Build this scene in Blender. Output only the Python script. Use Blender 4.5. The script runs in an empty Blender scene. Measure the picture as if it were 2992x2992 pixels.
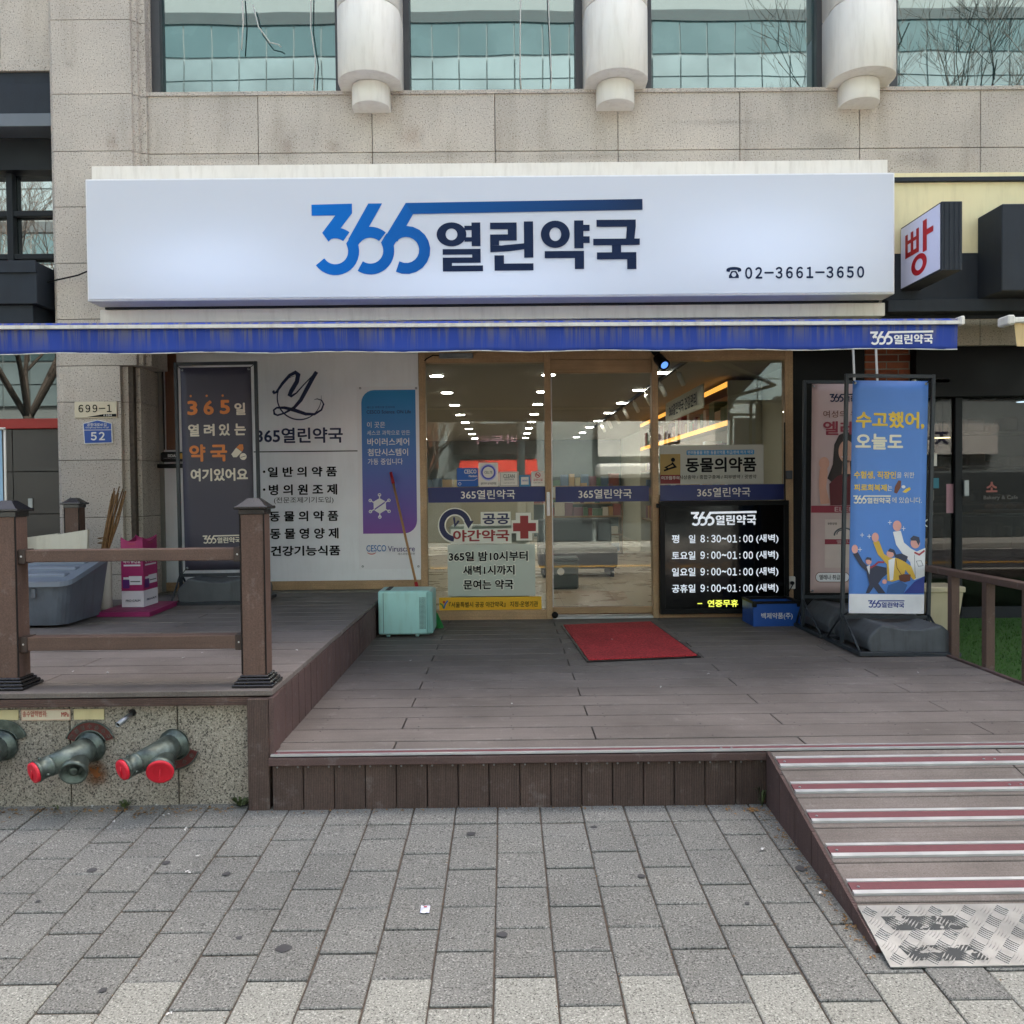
# Pharmacy shop front on a street: camera, light and sky first, then structure, then things.
import bpy, bmesh, math, random
from mathutils import Matrix, Vector, geometry
random.seed(7)
SC = bpy.context.scene
COL = SC.collection
rad = math.radians

# ------------------------------------------------------------------ camera
H = 1.68
psi, pit, rol = rad(.35), rad(1.4), rad(.6)
Fv = Vector((math.sin(psi)*math.cos(pit), math.cos(psi)*math.cos(pit), -math.sin(pit)))
Rv = Vector((math.cos(psi), -math.sin(psi), 0))
Uv = Vector((math.sin(psi)*math.sin(pit), math.cos(psi)*math.sin(pit), math.cos(pit)))
xc = Rv*math.cos(rol) - Uv*math.sin(rol)
yc = Rv*math.sin(rol) + Uv*math.cos(rol)
cam = bpy.data.cameras.new('camera')
cam.sensor_width = 36; cam.lens = 31.286; cam.clip_start = .05; cam.clip_end = 500
co = bpy.data.objects.new('camera', cam); COL.objects.link(co)
mm = Matrix((xc, yc, -Fv)).transposed().to_4x4(); mm.translation = (0, 0, H)
co.matrix_world = mm
SC.camera = co

# ------------------------------------------------------------------ sky, sun, exposure
SUN_EL, SUN_AZ = rad(57), rad(30)          # sun stands behind the building, to the right
w = bpy.data.worlds.new('World'); SC.world = w; w.use_nodes = True
nt = w.node_tree
sky = nt.nodes.new('ShaderNodeTexSky'); sky.sky_type = 'NISHITA'; sky.sun_disc = False
sky.sun_elevation = SUN_EL; sky.sun_rotation = SUN_AZ; sky.dust_density = 9.0; sky.air_density = .8; sky.ozone_density = .3
bg = nt.nodes['Background']; bg.inputs['Strength'].default_value = .15
nt.links.new(sky.outputs[0], bg.inputs['Color'])
sun = bpy.data.lights.new('sun', 'SUN'); sun.energy = 4.5; sun.angle = rad(.53); sun.color = (1, .95, .87)
so = bpy.data.objects.new('sun', sun); COL.objects.link(so)
sd = Vector((math.sin(SUN_AZ)*math.cos(SUN_EL), math.cos(SUN_AZ)*math.cos(SUN_EL), math.sin(SUN_EL)))
so.rotation_euler = sd.to_track_quat('Z', 'Y').to_euler(); so.location = (6, 12, 30)
SC.view_settings.view_transform = 'Standard'; SC.view_settings.look = 'None'
SC.view_settings.gamma = 1; SC.view_settings.use_curve_mapping = False
SC.view_settings.exposure = 2.2
SC.cycles.use_denoising = True
SC.cycles.max_bounces = 8; SC.cycles.diffuse_bounces = 4; SC.cycles.glossy_bounces = 4
SC.cycles.transparent_max_bounces = 12; SC.cycles.transmission_bounces = 4
SC.cycles.caustics_reflective = False; SC.cycles.caustics_refractive = False
SC.cycles.sample_clamp_indirect = 6
SC.cycles.use_adaptive_sampling = True; SC.cycles.adaptive_threshold = .015

# ------------------------------------------------------------------ materials
def S(h):
    h = h.lstrip('#'); v = [int(h[i:i+2], 16)/255 for i in (0, 2, 4)]
    return tuple((c/12.92 if c <= .04045 else ((c+.055)/1.055)**2.4) for c in v)
def L4(c): return (c[0], c[1], c[2], 1)
MATS = {}
class NB:
    def __init__(s, name):
        s.m = bpy.data.materials.new(name); s.m.use_nodes = True; s.t = s.m.node_tree
        s.p = s.t.nodes['Principled BSDF']; s.out = s.t.nodes['Material Output']
    def n(s, k, **kw):
        o = s.t.nodes.new(k)
        for a, b in kw.items(): setattr(o, a, b)
        return o
    def l(s, a, b): s.t.links.new(a, b)
    def pos(s, scale=(1, 1, 1)):
        g = s.n('ShaderNodeNewGeometry'); mp = s.n('ShaderNodeMapping'); mp.inputs['Scale'].default_value = scale
        s.l(g.outputs['Position'], mp.inputs['Vector']); return mp.outputs[0]
    def noise(s, vec, scale, detail=3, rough=.55):
        o = s.n('ShaderNodeTexNoise'); o.inputs['Scale'].default_value = scale; o.inputs['Detail'].default_value = detail
        o.inputs['Roughness'].default_value = rough
        s.l(vec, o.inputs['Vector']); return o.outputs['Fac']
    def ramp(s, fac, stops):
        o = s.n('ShaderNodeValToRGB'); e = o.color_ramp.elements
        while len(e) < len(stops): e.new(.5)
        for i, (p, c) in enumerate(stops):
            e[i].position = p; e[i].color = L4(c) if not isinstance(c, (int, float)) else (c, c, c, 1)
        s.l(fac, o.inputs[0]); return o.outputs[0]
    def mul(s, a, b, fac=1.0, mode='MULTIPLY'):
        o = s.n('ShaderNodeMix', data_type='RGBA', blend_type=mode)
        for sock, v in ((o.inputs[0], fac), (o.inputs[6], a), (o.inputs[7], b)):
            if isinstance(v, (int, float)): sock.default_value = v
            elif isinstance(v, tuple): sock.default_value = L4(v)
            else: s.l(v, sock)
        return o.outputs[2]
    def mapr(s, f, a, b, c, d):
        o = s.n('ShaderNodeMapRange'); 
        for i, v in enumerate((a, b, c, d)): o.inputs[i+1].default_value = v
        s.l(f, o.inputs[0]); return o.outputs[0]
    def bump(s, h, strength=.3, dist=.004):
        o = s.n('ShaderNodeBump'); o.inputs['Strength'].default_value = strength; o.inputs['Distance'].default_value = dist
        s.l(h, o.inputs['Height']); s.l(o.outputs[0], s.p.inputs['Normal'])
    def rnd(s, lo, hi):
        o = s.n('ShaderNodeObjectInfo'); return s.mapr(o.outputs['Random'], 0, 1, lo, hi)
def M(name, col, rough=.6, metal=0., var=.12, vs=4., bump=0., bs=80., spec=.4, emit=None, es=0., stretch=(1, 1, 1), rnd=0., dirt=0., coat=0.):
    """plain material with cloudy wear, optional fine relief"""
    if name in MATS: return MATS[name]
    b = NB(name); p = b.p
    p.inputs['Roughness'].default_value = rough; p.inputs['Metallic'].default_value = metal
    p.inputs['Specular IOR Level'].default_value = spec; p.inputs['Coat Weight'].default_value = coat
    v = b.pos(stretch)
    n1 = b.noise(v, vs, 4)
    c = b.mul(col, b.ramp(n1, [(.3, 1-var), (.7, 1+var*.6)]))
    if rnd: 
        r = b.n('ShaderNodeCombineColor'); f = b.rnd(1-rnd, 1+rnd)
        for i in range(3): b.l(f, r.inputs[i])
        c = b.mul(c, r.outputs[0])
    if dirt:
        n2 = b.noise(b.pos((5, 5, .7)), 3.2, 5, .65)
        c = b.mul(c, b.ramp(n2, [(.48, (1, 1, 1)), (.75, (1-dirt, 1-dirt*1.1, 1-dirt*1.25))]))
    b.l(c, p.inputs['Base Color'])
    b.l(b.mapr(n1, .3, .7, max(.02, rough-.07), min(1, rough+.07)), p.inputs['Roughness'])
    if bump: b.bump(b.noise(b.pos(stretch), bs, 3), bump, .003)
    if emit: p.inputs['Emission Color'].default_value = L4(emit); p.inputs['Emission Strength'].default_value = es
    MATS[name] = b.m; return b.m
def granite(name, base, dark, light, scale, stain=.15, warm=(.95, .9, .82), rnd=.05, lo=.40, cloud=.16, rough=.75):
    b = NB(name); p = b.p; v = b.pos()
    n1 = b.noise(v, scale, 2, .7)
    sp = b.ramp(n1, [(lo-.05, dark), (lo+.02, base), (.58, base), (.68, light)])
    n2 = b.noise(v, 1.3, 5, .6)
    c = b.mul(sp, b.ramp(n2, [(.3, (1-cloud,)*3), (.7, (1.06, 1.05, 1.03))]))
    n3 = b.noise(b.pos((1.6, 1.6, .28)), 2.6, 6, .62)
    c = b.mul(c, b.ramp(n3, [(.5, (1, 1, 1)), (.72, tuple(1-stain*(1.6-q) for q in warm))]))
    r = b.n('ShaderNodeCombineColor'); f = b.rnd(1-rnd, 1+rnd)
    for i in range(3): b.l(f, r.inputs[i])
    c = b.mul(c, r.outputs[0]); b.l(c, p.inputs['Base Color'])
    p.inputs['Roughness'].default_value = rough; p.inputs['Specular IOR Level'].default_value = .3
    b.bump(n1, .25, .002); return b.m
def grained(name, col, axis='X', var=.18, rough=.7, rnd=.07, ridge=0, bump=.25, light=None, spec=.35):
    """composite board: streaks along an axis, optional fine ridges along X or Y across the board"""
    b = NB(name); p = b.p
    st = {'X': (.6, 22, 22), 'Y': (22, .6, 22), 'Z': (22, 22, .6)}[axis]
    n1 = b.noise(b.pos(st), 3, 5, .6); n2 = b.noise(b.pos(), 1.4, 5, .62); n3 = b.noise(b.pos(), 170, 2)
    c = b.mul(col, b.ramp(n1, [(.3, (1-var,)*3), (.7, (1+var,)*3)]))
    c = b.mul(c, b.ramp(n2, [(.34, (.72, .71, .69)), (.66, (1.14, 1.13, 1.12))]))
    c = b.mul(c, b.ramp(n3, [(.3, (.78,)*3), (.7, (1.18,)*3)]))
    n4 = b.noise(b.pos((1.2, 1.2, 1.2)), 9, 6, .7)      # pale dust scuffs
    c = b.mul(c, (.42, .40, .38), b.ramp(n4, [(.58, 0), (.76, .26)]), 'MIX')
    r = b.n('ShaderNodeCombineColor'); f = b.rnd(1-rnd, 1+rnd)
    for i in range(3): b.l(f, r.inputs[i])
    c = b.mul(c, r.outputs[0])
    if ridge:
        wv = b.n('ShaderNodeTexWave', wave_type='BANDS', bands_direction=ridge); wv.inputs['Scale'].default_value = 38; wv.inputs['Distortion'].default_value = .3
        b.l(b.pos(), wv.inputs['Vector'])
        c = b.mul(c, b.ramp(wv.outputs['Fac'], [(.15, (.66,)*3), (.5, (1.04,)*3)])); b.bump(wv.outputs['Fac'], .5, .003)  # groove shade is put into the colour, beside the bump
    else: b.bump(n1, bump, .0015)
    b.l(c, p.inputs['Base Color']); p.inputs['Roughness'].default_value = rough; p.inputs['Specular IOR Level'].default_value = spec
    return b.m
def glassy(name, tint, refl, boost=1.0, rough=.0):
    b = NB(name); t = b.n('ShaderNodeBsdfTransparent'); t.inputs[0].default_value = L4(tint)
    g = b.n('ShaderNodeBsdfGlossy'); g.inputs['Roughness'].default_value = rough; g.inputs['Color'].default_value = L4(refl)
    f = b.n('ShaderNodeFresnel'); f.inputs[0].default_value = 1.5
    q = b.mapr(f.outputs[0], 0, 1, 0, boost); mx = b.n('ShaderNodeMixShader')
    b.l(q, mx.inputs[0]); b.l(t.outputs[0], mx.inputs[1]); b.l(g.outputs[0], mx.inputs[2]); b.l(mx.outputs[0], b.out.inputs[0]); return b.m
def coated(name, body, refl, amount, rough=.01, wavy=.0):
    b = NB(name); d = b.n('ShaderNodeBsdfDiffuse'); d.inputs[0].default_value = L4(body)
    g = b.n('ShaderNodeBsdfGlossy'); g.inputs['Roughness'].default_value = rough; g.inputs['Color'].default_value = L4(refl)
    if wavy:
        o = b.n('ShaderNodeBump'); o.inputs['Strength'].default_value = wavy; o.inputs['Distance'].default_value = .01
        b.l(b.noise(b.pos(), 1.1, 1), o.inputs['Height']); b.l(o.outputs[0], g.inputs['Normal'])
    f = b.n('ShaderNodeFresnel'); f.inputs[0].default_value = 1.6
    mx = b.n('ShaderNodeMixShader'); b.l(b.mapr(f.outputs[0], .03, 1, amount, 1), mx.inputs[0])
    b.l(d.outputs[0], mx.inputs[1]); b.l(g.outputs[0], mx.inputs[2]); b.l(mx.outputs[0], b.out.inputs[0]); return b.m
def lit(name, col, strength, sampled=True):
    m = M(name, col, .5, emit=col, es=strength, var=0)
    if not sampled: m.cycles.emission_sampling = 'NONE'
    return m

# ------------------------------------------------------------------ geometry helpers
def me_obj(name, me, mat, parent=None, loc=None):
    if mat and not me.materials: me.materials.append(mat)
    o = bpy.data.objects.new(name, me); COL.objects.link(o)
    if parent is not None:
        o.parent = parent
        if parent.name in ORG: o.matrix_parent_inverse = ORG[parent.name]
    if loc is not None: o.location = loc
    return o
ORG = {}
class MB:
    """collects shapes, builds ONE mesh object"""
    def __init__(s): s.v = []; s.f = []; s.sm = []
    def add(s, vs, fs, smooth=False):
        k = len(s.v); s.v += [tuple(a) for a in vs]; s.f += [tuple(i+k for i in f) for f in fs]; s.sm += [smooth]*len(fs); return s
    def box(s, x0, y0, z0, x1, y1, z1, b=0):
        if b:
            d = bevbox(x1-x0, y1-y0, z1-z0, b); c = Vector(((x0+x1)/2, (y0+y1)/2, (z0+z1)/2))
            return s.add([c+Vector(q) for q in d[0]], d[1])
        return s.add([(x0, y0, z0), (x1, y0, z0), (x1, y1, z0), (x0, y1, z0), (x0, y0, z1), (x1, y0, z1), (x1, y1, z1), (x0, y1, z1)],
                     [(0, 3, 2, 1), (4, 5, 6, 7), (0, 1, 5, 4), (1, 2, 6, 5), (2, 3, 7, 6), (3, 0, 4, 7)])
    def prism(s, pts, vec, smooth=False):
        """closed polygon of 3D points extruded by vec"""
        n = len(pts); p = [Vector(a) for a in pts]; e = Vector(vec)
        s.add(p + [a+e for a in p], [])
        k = len(s.v)-2*n
        tr = geometry.tessellate_polygon([p])
        for t in tr:
            s.f.append(tuple(k+i for i in t)); s.sm.append(False); s.f.append(tuple(k+n+i for i in reversed(t))); s.sm.append(False)
        for i in range(n):
            j = (i+1) % n; s.f.append((k+i, k+n+i, k+n+j, k+j)); s.sm.append(smooth)
        return s
    def tube(s, pts, r, n=10, cap=True, smooth=True):
        P = [Vector(a) for a in pts]; rr = r if isinstance(r, (list, tuple)) else [r]*len(P)
        rings = []; up = None
        for i, p in enumerate(P):
            t = (P[min(i+1, len(P)-1)]-P[max(i-1, 0)]).normalized()
            if up is None: up = t.orthogonal().normalized()
            else: up = (up - t*up.dot(t)); up = up.normalized() if up.length > 1e-6 else t.orthogonal().normalized()
            sd = t.cross(up)
            rings.append([p + (up*math.cos(2*math.pi*k/n)+sd*math.sin(2*math.pi*k/n))*rr[i] for k in range(n)])
        base = len(s.v)
        for rg in rings: s.v += [tuple(a) for a in rg]
        for i in range(len(P)-1):
            for k in range(n):
                s.f.append((base+i*n+k, base+i*n+(k+1) % n, base+(i+1)*n+(k+1) % n, base+(i+1)*n+k)); s.sm.append(smooth)
        if cap:
            s.f.append(tuple(base+k for k in reversed(range(n)))); s.sm.append(False)
            s.f.append(tuple(base+(len(P)-1)*n+k for k in range(n))); s.sm.append(False)
        return s
    def lathe(s, prof, c, axis=(0, 0, 1), n=20, smooth=True):
        """prof: (radius, height) along axis from c"""
        a = Vector(axis).normalized(); u = a.orthogonal().normalized(); q = a.cross(u); c = Vector(c); base = len(s.v)
        for r, h in prof:
            for k in range(n):
                t = 2*math.pi*k/n; s.v.append(tuple(c + a*h + (u*math.cos(t)+q*math.sin(t))*r))
        for i in range(len(prof)-1):
            for k in range(n):
                s.f.append((base+i*n+k, base+i*n+(k+1) % n, base+(i+1)*n+(k+1) % n, base+(i+1)*n+k)); s.sm.append(smooth)
        s.f.append(tuple(base+k for k in reversed(range(n)))); s.sm.append(False)
        s.f.append(tuple(base+(len(prof)-1)*n+k for k in range(n))); s.sm.append(False)
        return s
    def mesh(s, name):
        me = bpy.data.meshes.new(name); me.from_pydata(s.v, [], s.f)
        if any(s.sm): me.polygons.foreach_set('use_smooth', s.sm)
        me.update(); return me
    def build(s, name, mat, parent=None, kind=None):
        bm = bmesh.new(); me = s.mesh(name); bm.from_mesh(me); bmesh.ops.recalc_face_normals(bm, faces=bm.faces); bm.to_mesh(me); bm.free()
        o = me_obj(name, me, mat, parent)
        if kind: o['kind'] = kind
        return o
BB = {}
def bevbox(w, d, h, b):
    k = (round(w, 4), round(d, 4), round(h, 4), b)
    if k not in BB:
        bm = bmesh.new(); bmesh.ops.create_cube(bm, size=1)
        for v in bm.verts: v.co = (v.co.x*w, v.co.y*d, v.co.z*h)
        bmesh.ops.bevel(bm, geom=bm.edges[:], offset=b, segments=1, affect='EDGES', profile=.5)
        bm.verts.index_update()
        BB[k] = ([tuple(v.co) for v in bm.verts], [tuple(v.index for v in f.verts) for f in bm.faces]); bm.free()
    return BB[k]
PC = {}
def piece(name, dims, b, mat, parent, loc, rot=(0, 0, 0)):
    """a bevelled block that shares its mesh with equal blocks"""
    k = (name, tuple(round(a, 3) for a in dims), b, mat.name)
    if k not in PC:
        d = bevbox(*dims, b); me = bpy.data.meshes.new(name); me.from_pydata(d[0], [], d[1]); me.update(); PC[k] = me
    o = me_obj(name, PC[k], mat, parent, loc); o.rotation_euler = rot; return o
def tag(o, label=None, cat=None, group=None, kind=None):
    for k, v in (('label', label), ('category', cat), ('group', group), ('kind', kind)):
        if v: o[k] = v
    return o
def thing(name, label, cat, loc=(0, 0, 0), group=None, rot=None, kind=None):
    """Empty at the thing's base. Without rot its parts are built in world coordinates; with rot in local ones."""
    o = bpy.data.objects.new(name, None); COL.objects.link(o); o.location = loc; o.empty_display_size = .1
    if rot is None: ORG[o.name] = Matrix.Translation(-Vector(loc))
    else: o.rotation_euler = rot
    return tag(o, label, cat, group, kind)
def box(name, r, mat, parent=None, b=0): return MB().box(*r, b=b).build(name, mat, parent)

# ------------------------------------------------------------------ flat print: text, logo, shapes
TX = {}
def text2d(body, bold=0., space=1.):
    """outline of a line of writing scaled into the unit square; returns verts, faces"""
    k = (body, bold, space)
    if k in TX: return TX[k]
    c = bpy.data.curves.new('lettering', 'FONT'); c.body = body; c.resolution_u = 3; c.space_character = space
    o = bpy.data.objects.new('lettering', c)
    me = bpy.data.meshes.new_from_object(o)
    vs = [(v.co.x, v.co.y) for v in me.vertices]; fs = [tuple(p.vertices) for p in me.polygons]
    bpy.data.objects.remove(o); bpy.data.curves.remove(c); bpy.data.meshes.remove(me)
    if bold:                                # heavier strokes: copies set off all round, each on a hair's breadth of its own
        n = len(vs); off = [(0, 0)]+[(math.cos(t*math.pi/4)*bold, math.sin(t*math.pi/4)*bold) for t in range(8)]
        V2 = [(x+dx, y+dy, i*1.2e-4) for i, (dx, dy) in enumerate(off) for x, y in vs]
        fs = [tuple(q+i*n for q in f) for i in range(len(off)) for f in fs]; vs = V2
    x0 = min(v[0] for v in vs); x1 = max(v[0] for v in vs); y0 = min(v[1] for v in vs); y1 = max(v[1] for v in vs)
    TX[k] = ([((p[0]-x0)/max(1e-6, x1-x0), (p[1]-y0)/max(1e-6, y1-y0))+tuple(p[2:]) for p in vs], fs); return TX[k]
def tess(pts, holes=()):
    loops = [[Vector((p[0], p[1], 0)) for p in l] for l in (pts,)+tuple(holes)]
    return [p[:2] for l in loops for p in l], [tuple(t) for t in geometry.tessellate_polygon(loops)]
def ell(cx, cy, rx, ry=None, a0=0, a1=360, n=36):
    ry = rx if ry is None else ry
    return [(cx+rx*math.cos(rad(a0+(a1-a0)*i/n)), cy+ry*math.sin(rad(a0+(a1-a0)*i/n))) for i in range(n+(0 if a1-a0 >= 360 else 1))]
def rrect(x0, y0, x1, y1, r, corners='1111', n=6):
    out = []
    for (cx, cy, a), f in zip(((x0+r, y0+r, 180), (x1-r, y0+r, 270), (x1-r, y1-r, 0), (x0+r, y1-r, 90)), corners):
        if f == '1': out += [(cx+r*math.cos(rad(a+90*i/n)), cy+r*math.sin(rad(a+90*i/n))) for i in range(n+1)]
        else: out.append((x0 if a in (180, 90) else x1, y0 if a in (180, 270) else y1))
    return out
def strokepoly(pts, wd, closed=False):
    """mitred band along a polyline; wd may vary along it"""
    P = [Vector(p) for p in pts]; n = len(P); ws = wd if isinstance(wd, (list, tuple)) else [wd]*n
    Lf, Rt = [], []
    for i, p in enumerate(P):
        a = P[i-1] if (i or closed) else None; c = P[(i+1) % n] if (i < n-1 or closed) else None
        d1 = (p-a).normalized() if a is not None else (c-p).normalized(); d2 = (c-p).normalized() if c is not None else d1
        t = (d1+d2); t = t.normalized() if t.length > 1e-6 else d1
        nm = Vector((-t.y, t.x)); k = max(.5, nm.dot(Vector((-d1.y, d1.x))))
        Lf.append(p+nm*ws[i]/2/k); Rt.append(p-nm*ws[i]/2/k)
    vs = [tuple(q) for pr in zip(Lf, Rt) for q in pr]
    return vs, [(2*i, 2*((i+1) % n), 2*((i+1) % n)+1, 2*i+1) for i in range(n if closed else n-1)]
def R4(x0, y0, x1, y1): return [(x0, y0), (x1, y0), (x1, y1), (x0, y1)]
def ring(cx, cy, ro, ri, ryo=None, ryi=None, n=36): return tess(ell(cx, cy, ro, ryo, n=n), (ell(cx, cy, ri, ryi, n=n)[::-1],))
def merge2(parts):
    vs, fs = [], []
    for i, (v, f) in enumerate(parts):
        k = len(vs); vs += [(p[0], p[1], i*2e-4) for p in v]; fs += [tuple(i+k for i in q) for q in f]
    return vs, fs
# the shop's wordmark, drawn on a grid of its own (y down)
def _logo():
    W = 62
    arc = lambda cx, cy, r, a, b: ell(cx, cy, r, r, a, b, 16)
    num = [tess([(-170, 1148), (58, 1144), (58, 1198), (-28, 1308), (-77, 1357), (-112, 1307), (-37, 1210), (-170, 1210)]),
           tess([(150, 1144), (228, 1144), (104, 1360), (34, 1345)]), strokepoly([(78, 1340)]+arc(-40, 1412, 104, -22, 146), W),
           strokepoly(arc(-40, 1412, 104, -116, -52), W),
           tess([(360, 1144), (438, 1144), (312, 1360), (238, 1340)]), strokepoly([(276, 1330)]+arc(158, 1410, 104, -24, 124), W), strokepoly(arc(158, 1410, 104, -140, -48), W),
           strokepoly(arc(360, 1408, 105, -160, 118), W)]
    bar = [tess([(360, 1143), (1697, 1132), (1697, 1193), (398, 1206)])]
    q = lambda *a: tess(R4(*a))
    han = [ring(617, 1322, 84, 33, 68, 33), q(690, 1274, 732, 1299), q(690, 1339, 732, 1364), q(730, 1256, 780, 1390),
           q(566, 1405, 780, 1437), q(732, 1437, 780, 1453), q(566, 1453, 780, 1484), q(566, 1484, 618, 1499), q(566, 1499, 793, 1532),
           q(835, 1258, 985, 1296), q(935, 1296, 985, 1325), q(835, 1325, 985, 1360), q(835, 1360, 885, 1386),
           tess([(835, 1386), (900, 1387), (1026, 1376), (1026, 1410), (940, 1421), (835, 1425)]), q(1026, 1253, 1078, 1458), q(858, 1443, 912, 1490), q(858, 1490, 1078, 1530),
           ring(1203, 1327, 82, 33, 77, 38), q(1310, 1250, 1362, 1407), q(1362, 1275, 1397, 1310), q(1362, 1340, 1397, 1378), q(1142, 1422, 1364, 1462), q(1312, 1462, 1364, 1525),
           q(1436, 1248, 1658, 1288), tess([(1608, 1288), (1658, 1288), (1650, 1355), (1602, 1355)]), q(1417, 1355, 1680, 1392), q(1522, 1392, 1574, 1432), q(1437, 1432, 1660, 1472), q(1608, 1472, 1660, 1528)]
    out = []
    for grp in (num, bar, han):
        v, f = merge2(grp); out.append(([((x+170)/1867, 1-(y-1132)/415, z+(.003 if grp is bar else 0)) for x, y, z in v], f))
    return out
LOGO = _logo()
class Canvas:
    """a flat artwork: grid units -> the plane it is printed on. o = world point of grid point (gx, gy)"""
    def __init__(s, o, ux, uy, g, n, sx, sy, parent, lift=.0015):
        s.o = Vector(o); s.ux = Vector(ux); s.uy = Vector(uy); s.g = g; s.n = Vector(n); s.sx = Vector(sx); s.sy = Vector(sy); s.par = parent; s.lift = lift; s.k = 0
    def at(s, x, y): return s.o + s.ux*(x-s.g[0]) + s.uy*(y-s.g[1])
    def put(s, name, vs, fs, c, mat, lay=1, parent=None, depth=0):
        """vs in grid units; laid level about their common centre c"""
        base = s.at(*c) + s.n*s.lift*lay
        P = [base + s.sx*(p[0]-c[0]) + s.sy*(p[1]-c[1]) + s.n*(p[2] if len(p) > 2 else 0) for p in vs]
        mb = MB(); mb.add(P, fs)
        if depth:
            n = len(P); mb.add([p-s.n*depth for p in P], [tuple(reversed(f)) for f in fs])
            ed = {}
            for f in fs:
                for i in range(len(f)):
                    e = (f[i], f[(i+1) % len(f)]); ed[e] = 1
            for (a, b) in ed:
                if (b, a) not in ed: mb.f.append((a, a+n, b+n, b)); mb.sm.append(False)
        me = mb.mesh(name)
        nm = s.sx.cross(s.sy)
        bm = bmesh.new(); bm.from_mesh(me)
        if depth: bmesh.ops.recalc_face_normals(bm, faces=bm.faces)
        else:
            bm.normal_update(); fl = [f for f in bm.faces if f.normal.dot(s.n) < 0]
            if fl: bmesh.ops.reverse_faces(bm, faces=fl)
        bm.to_mesh(me); bm.free()
        return me_obj(name, me, mat, parent or s.par)
    def unit(s, name, d, x0, y0, x1, y1, mat, lay=1, parent=None, depth=0):
        vs = [(x0+(x1-x0)*p[0], y1+(y0-y1)*p[1])+tuple(p[2:]) for p in d[0]]
        return s.put(name, vs, d[1], ((x0+x1)/2, (y0+y1)/2), mat, lay, parent, depth)
    def text(s, body, x0, y0, x1, y1, mat, bold=0., lay=2, name='lettering', parent=None, depth=0, space=1.):
        return s.unit(name, text2d(body, bold, space), x0, y0, x1, y1, mat, lay, parent, depth)
    def rect(s, x0, y0, x1, y1, mat, name='printed_panel', lay=1, parent=None, depth=0):
        v, f = R4(x0, y0, x1, y1), [(0, 1, 2, 3)]
        return s.put(name, v, f, ((x0+x1)/2, (y0+y1)/2), mat, lay, parent, depth)
    def shape(s, parts, mat, name='printed_shape', lay=2, parent=None, depth=0):
        v, f = merge2(parts); xs = [p[0] for p in v]; ys = [p[1] for p in v]
        return s.put(name, v, f, ((min(xs)+max(xs))/2, (min(ys)+max(ys))/2), mat, lay, parent, depth)
    def logo(s, x0, y0, x1, y1, mat, lay=2, parent=None, mats=None, bar=True):
        for i, nm in enumerate(('wordmark_numeral', 'wordmark_bar', 'wordmark_lettering')):
            s.unit(nm, LOGO[i], x0, y0, x1, y1, (mats or (mat,)*3)[i], lay, parent)
def wall_canvas(t, parent, dy=0., lift=.0015):
    """t = centre x, y, z and the size of one grid unit on a wall that faces the street"""
    X, Y, Z, ax, az, bx, bz, gx, gy = t
    return Canvas((X, Y+dy, Z), (ax, 0, az), (bx, 0, bz), (gx, gy), (0, -1, 0), (ax, 0, 0), (0, 0, bz), parent, lift)
def art(x0, y0, x1, y1, o, wv, hv, parent, lift=.0015):
    """grid rectangle x0..x1, y0..y1 (y down) laid on the panel with lower left corner o, width vector wv, height vector hv"""
    o = Vector(o); wv = Vector(wv); hv = Vector(hv); sx = wv/(x1-x0); sy = -hv/(y1-y0)
    return Canvas(o+hv, sx, sy, (x0, y0), wv.cross(hv).normalized(), sx, sy, parent, lift)
SL = .0393                                  # the pavement falls towards the road
def gz(y): return SL*y

# ------------------------------------------------------------------ shared materials
m_gran = granite('granite_cladding', S('#c2b9ad'), S('#716a62'), S('#d8d0c4'), 80, stain=.3)
m_gran_base = granite('granite_plinth', S('#9b958a'), S('#45423d'), S('#c2bcb0'), 135, stain=.45, lo=.44, rnd=.03)
m_paver = granite('concrete_paver', S('#787975'), S('#41413f'), S('#aeaea9'), 150, stain=.14, rnd=.065, lo=.42, cloud=.2, rough=.85)
m_paver_lt = granite('pale_paver', S('#8d8e87'), S('#53534f'), S('#bdbdb5'), 150, stain=.04, rnd=.04, lo=.42, cloud=.08, rough=.85)
m_sand = M('joint_sand', S('#5a5148'), .95, var=.35, vs=40, bump=.4, bs=200)
m_col = M('column_cladding', S('#ece8dc'), .5, var=.05, vs=2, dirt=.14)
m_white = M('white_paint', S('#dedbd2'), .45, var=.05, dirt=.2)
m_dark = M('dark_metal', S('#24272a'), .55, var=.15, vs=6, spec=.22)
m_darkpaint = M('charcoal_paint', S('#33383e'), .7, spec=.2, var=.14, vs=5, bump=.1, bs=60, dirt=.1)
m_black = M('black_plastic', S('#101112'), .5, var=.12, spec=.2)
m_frame = M('window_frame_metal', S('#4a4a4b'), .45, metal=.3, var=.1)
m_core = M('building_core', S('#a8a49b'), .9, var=.05)
m_alu = M('aluminium', S('#c3c5c5'), .36, metal=.45, var=.1, vs=12)
m_steel = M('galvanised_steel', S('#8f9496'), .42, metal=.8, var=.2, vs=14)
m_glass = glassy('shop_glass', (.90, .93, .91), (.95, 1, 1), 1.35)
m_teal = coated('tinted_glass', S('#123738'), (.46, .53, .535), .46, .012, .12)
m_darkglass = glassy('dark_glass', (.35, .37, .37), (1, 1, 1), .7)
m_deck = grained('deck_board', S('#726b66'), 'X', .12, .72, .05)
m_skirt = grained('skirt_board', S('#574842'), 'Z', .15, .75, .07, ridge='X')
m_skirt_y = grained('side_skirt_board', S('#5f4c49'), 'Z', .15, .75, .07, ridge='Y')
m_edge = grained('edge_board', S('#5b4946'), 'X', .14, .7, .04)
m_fascia = grained('fascia_board', S('#59463f'), 'X', .16, .7, .04, ridge='Z')
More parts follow.
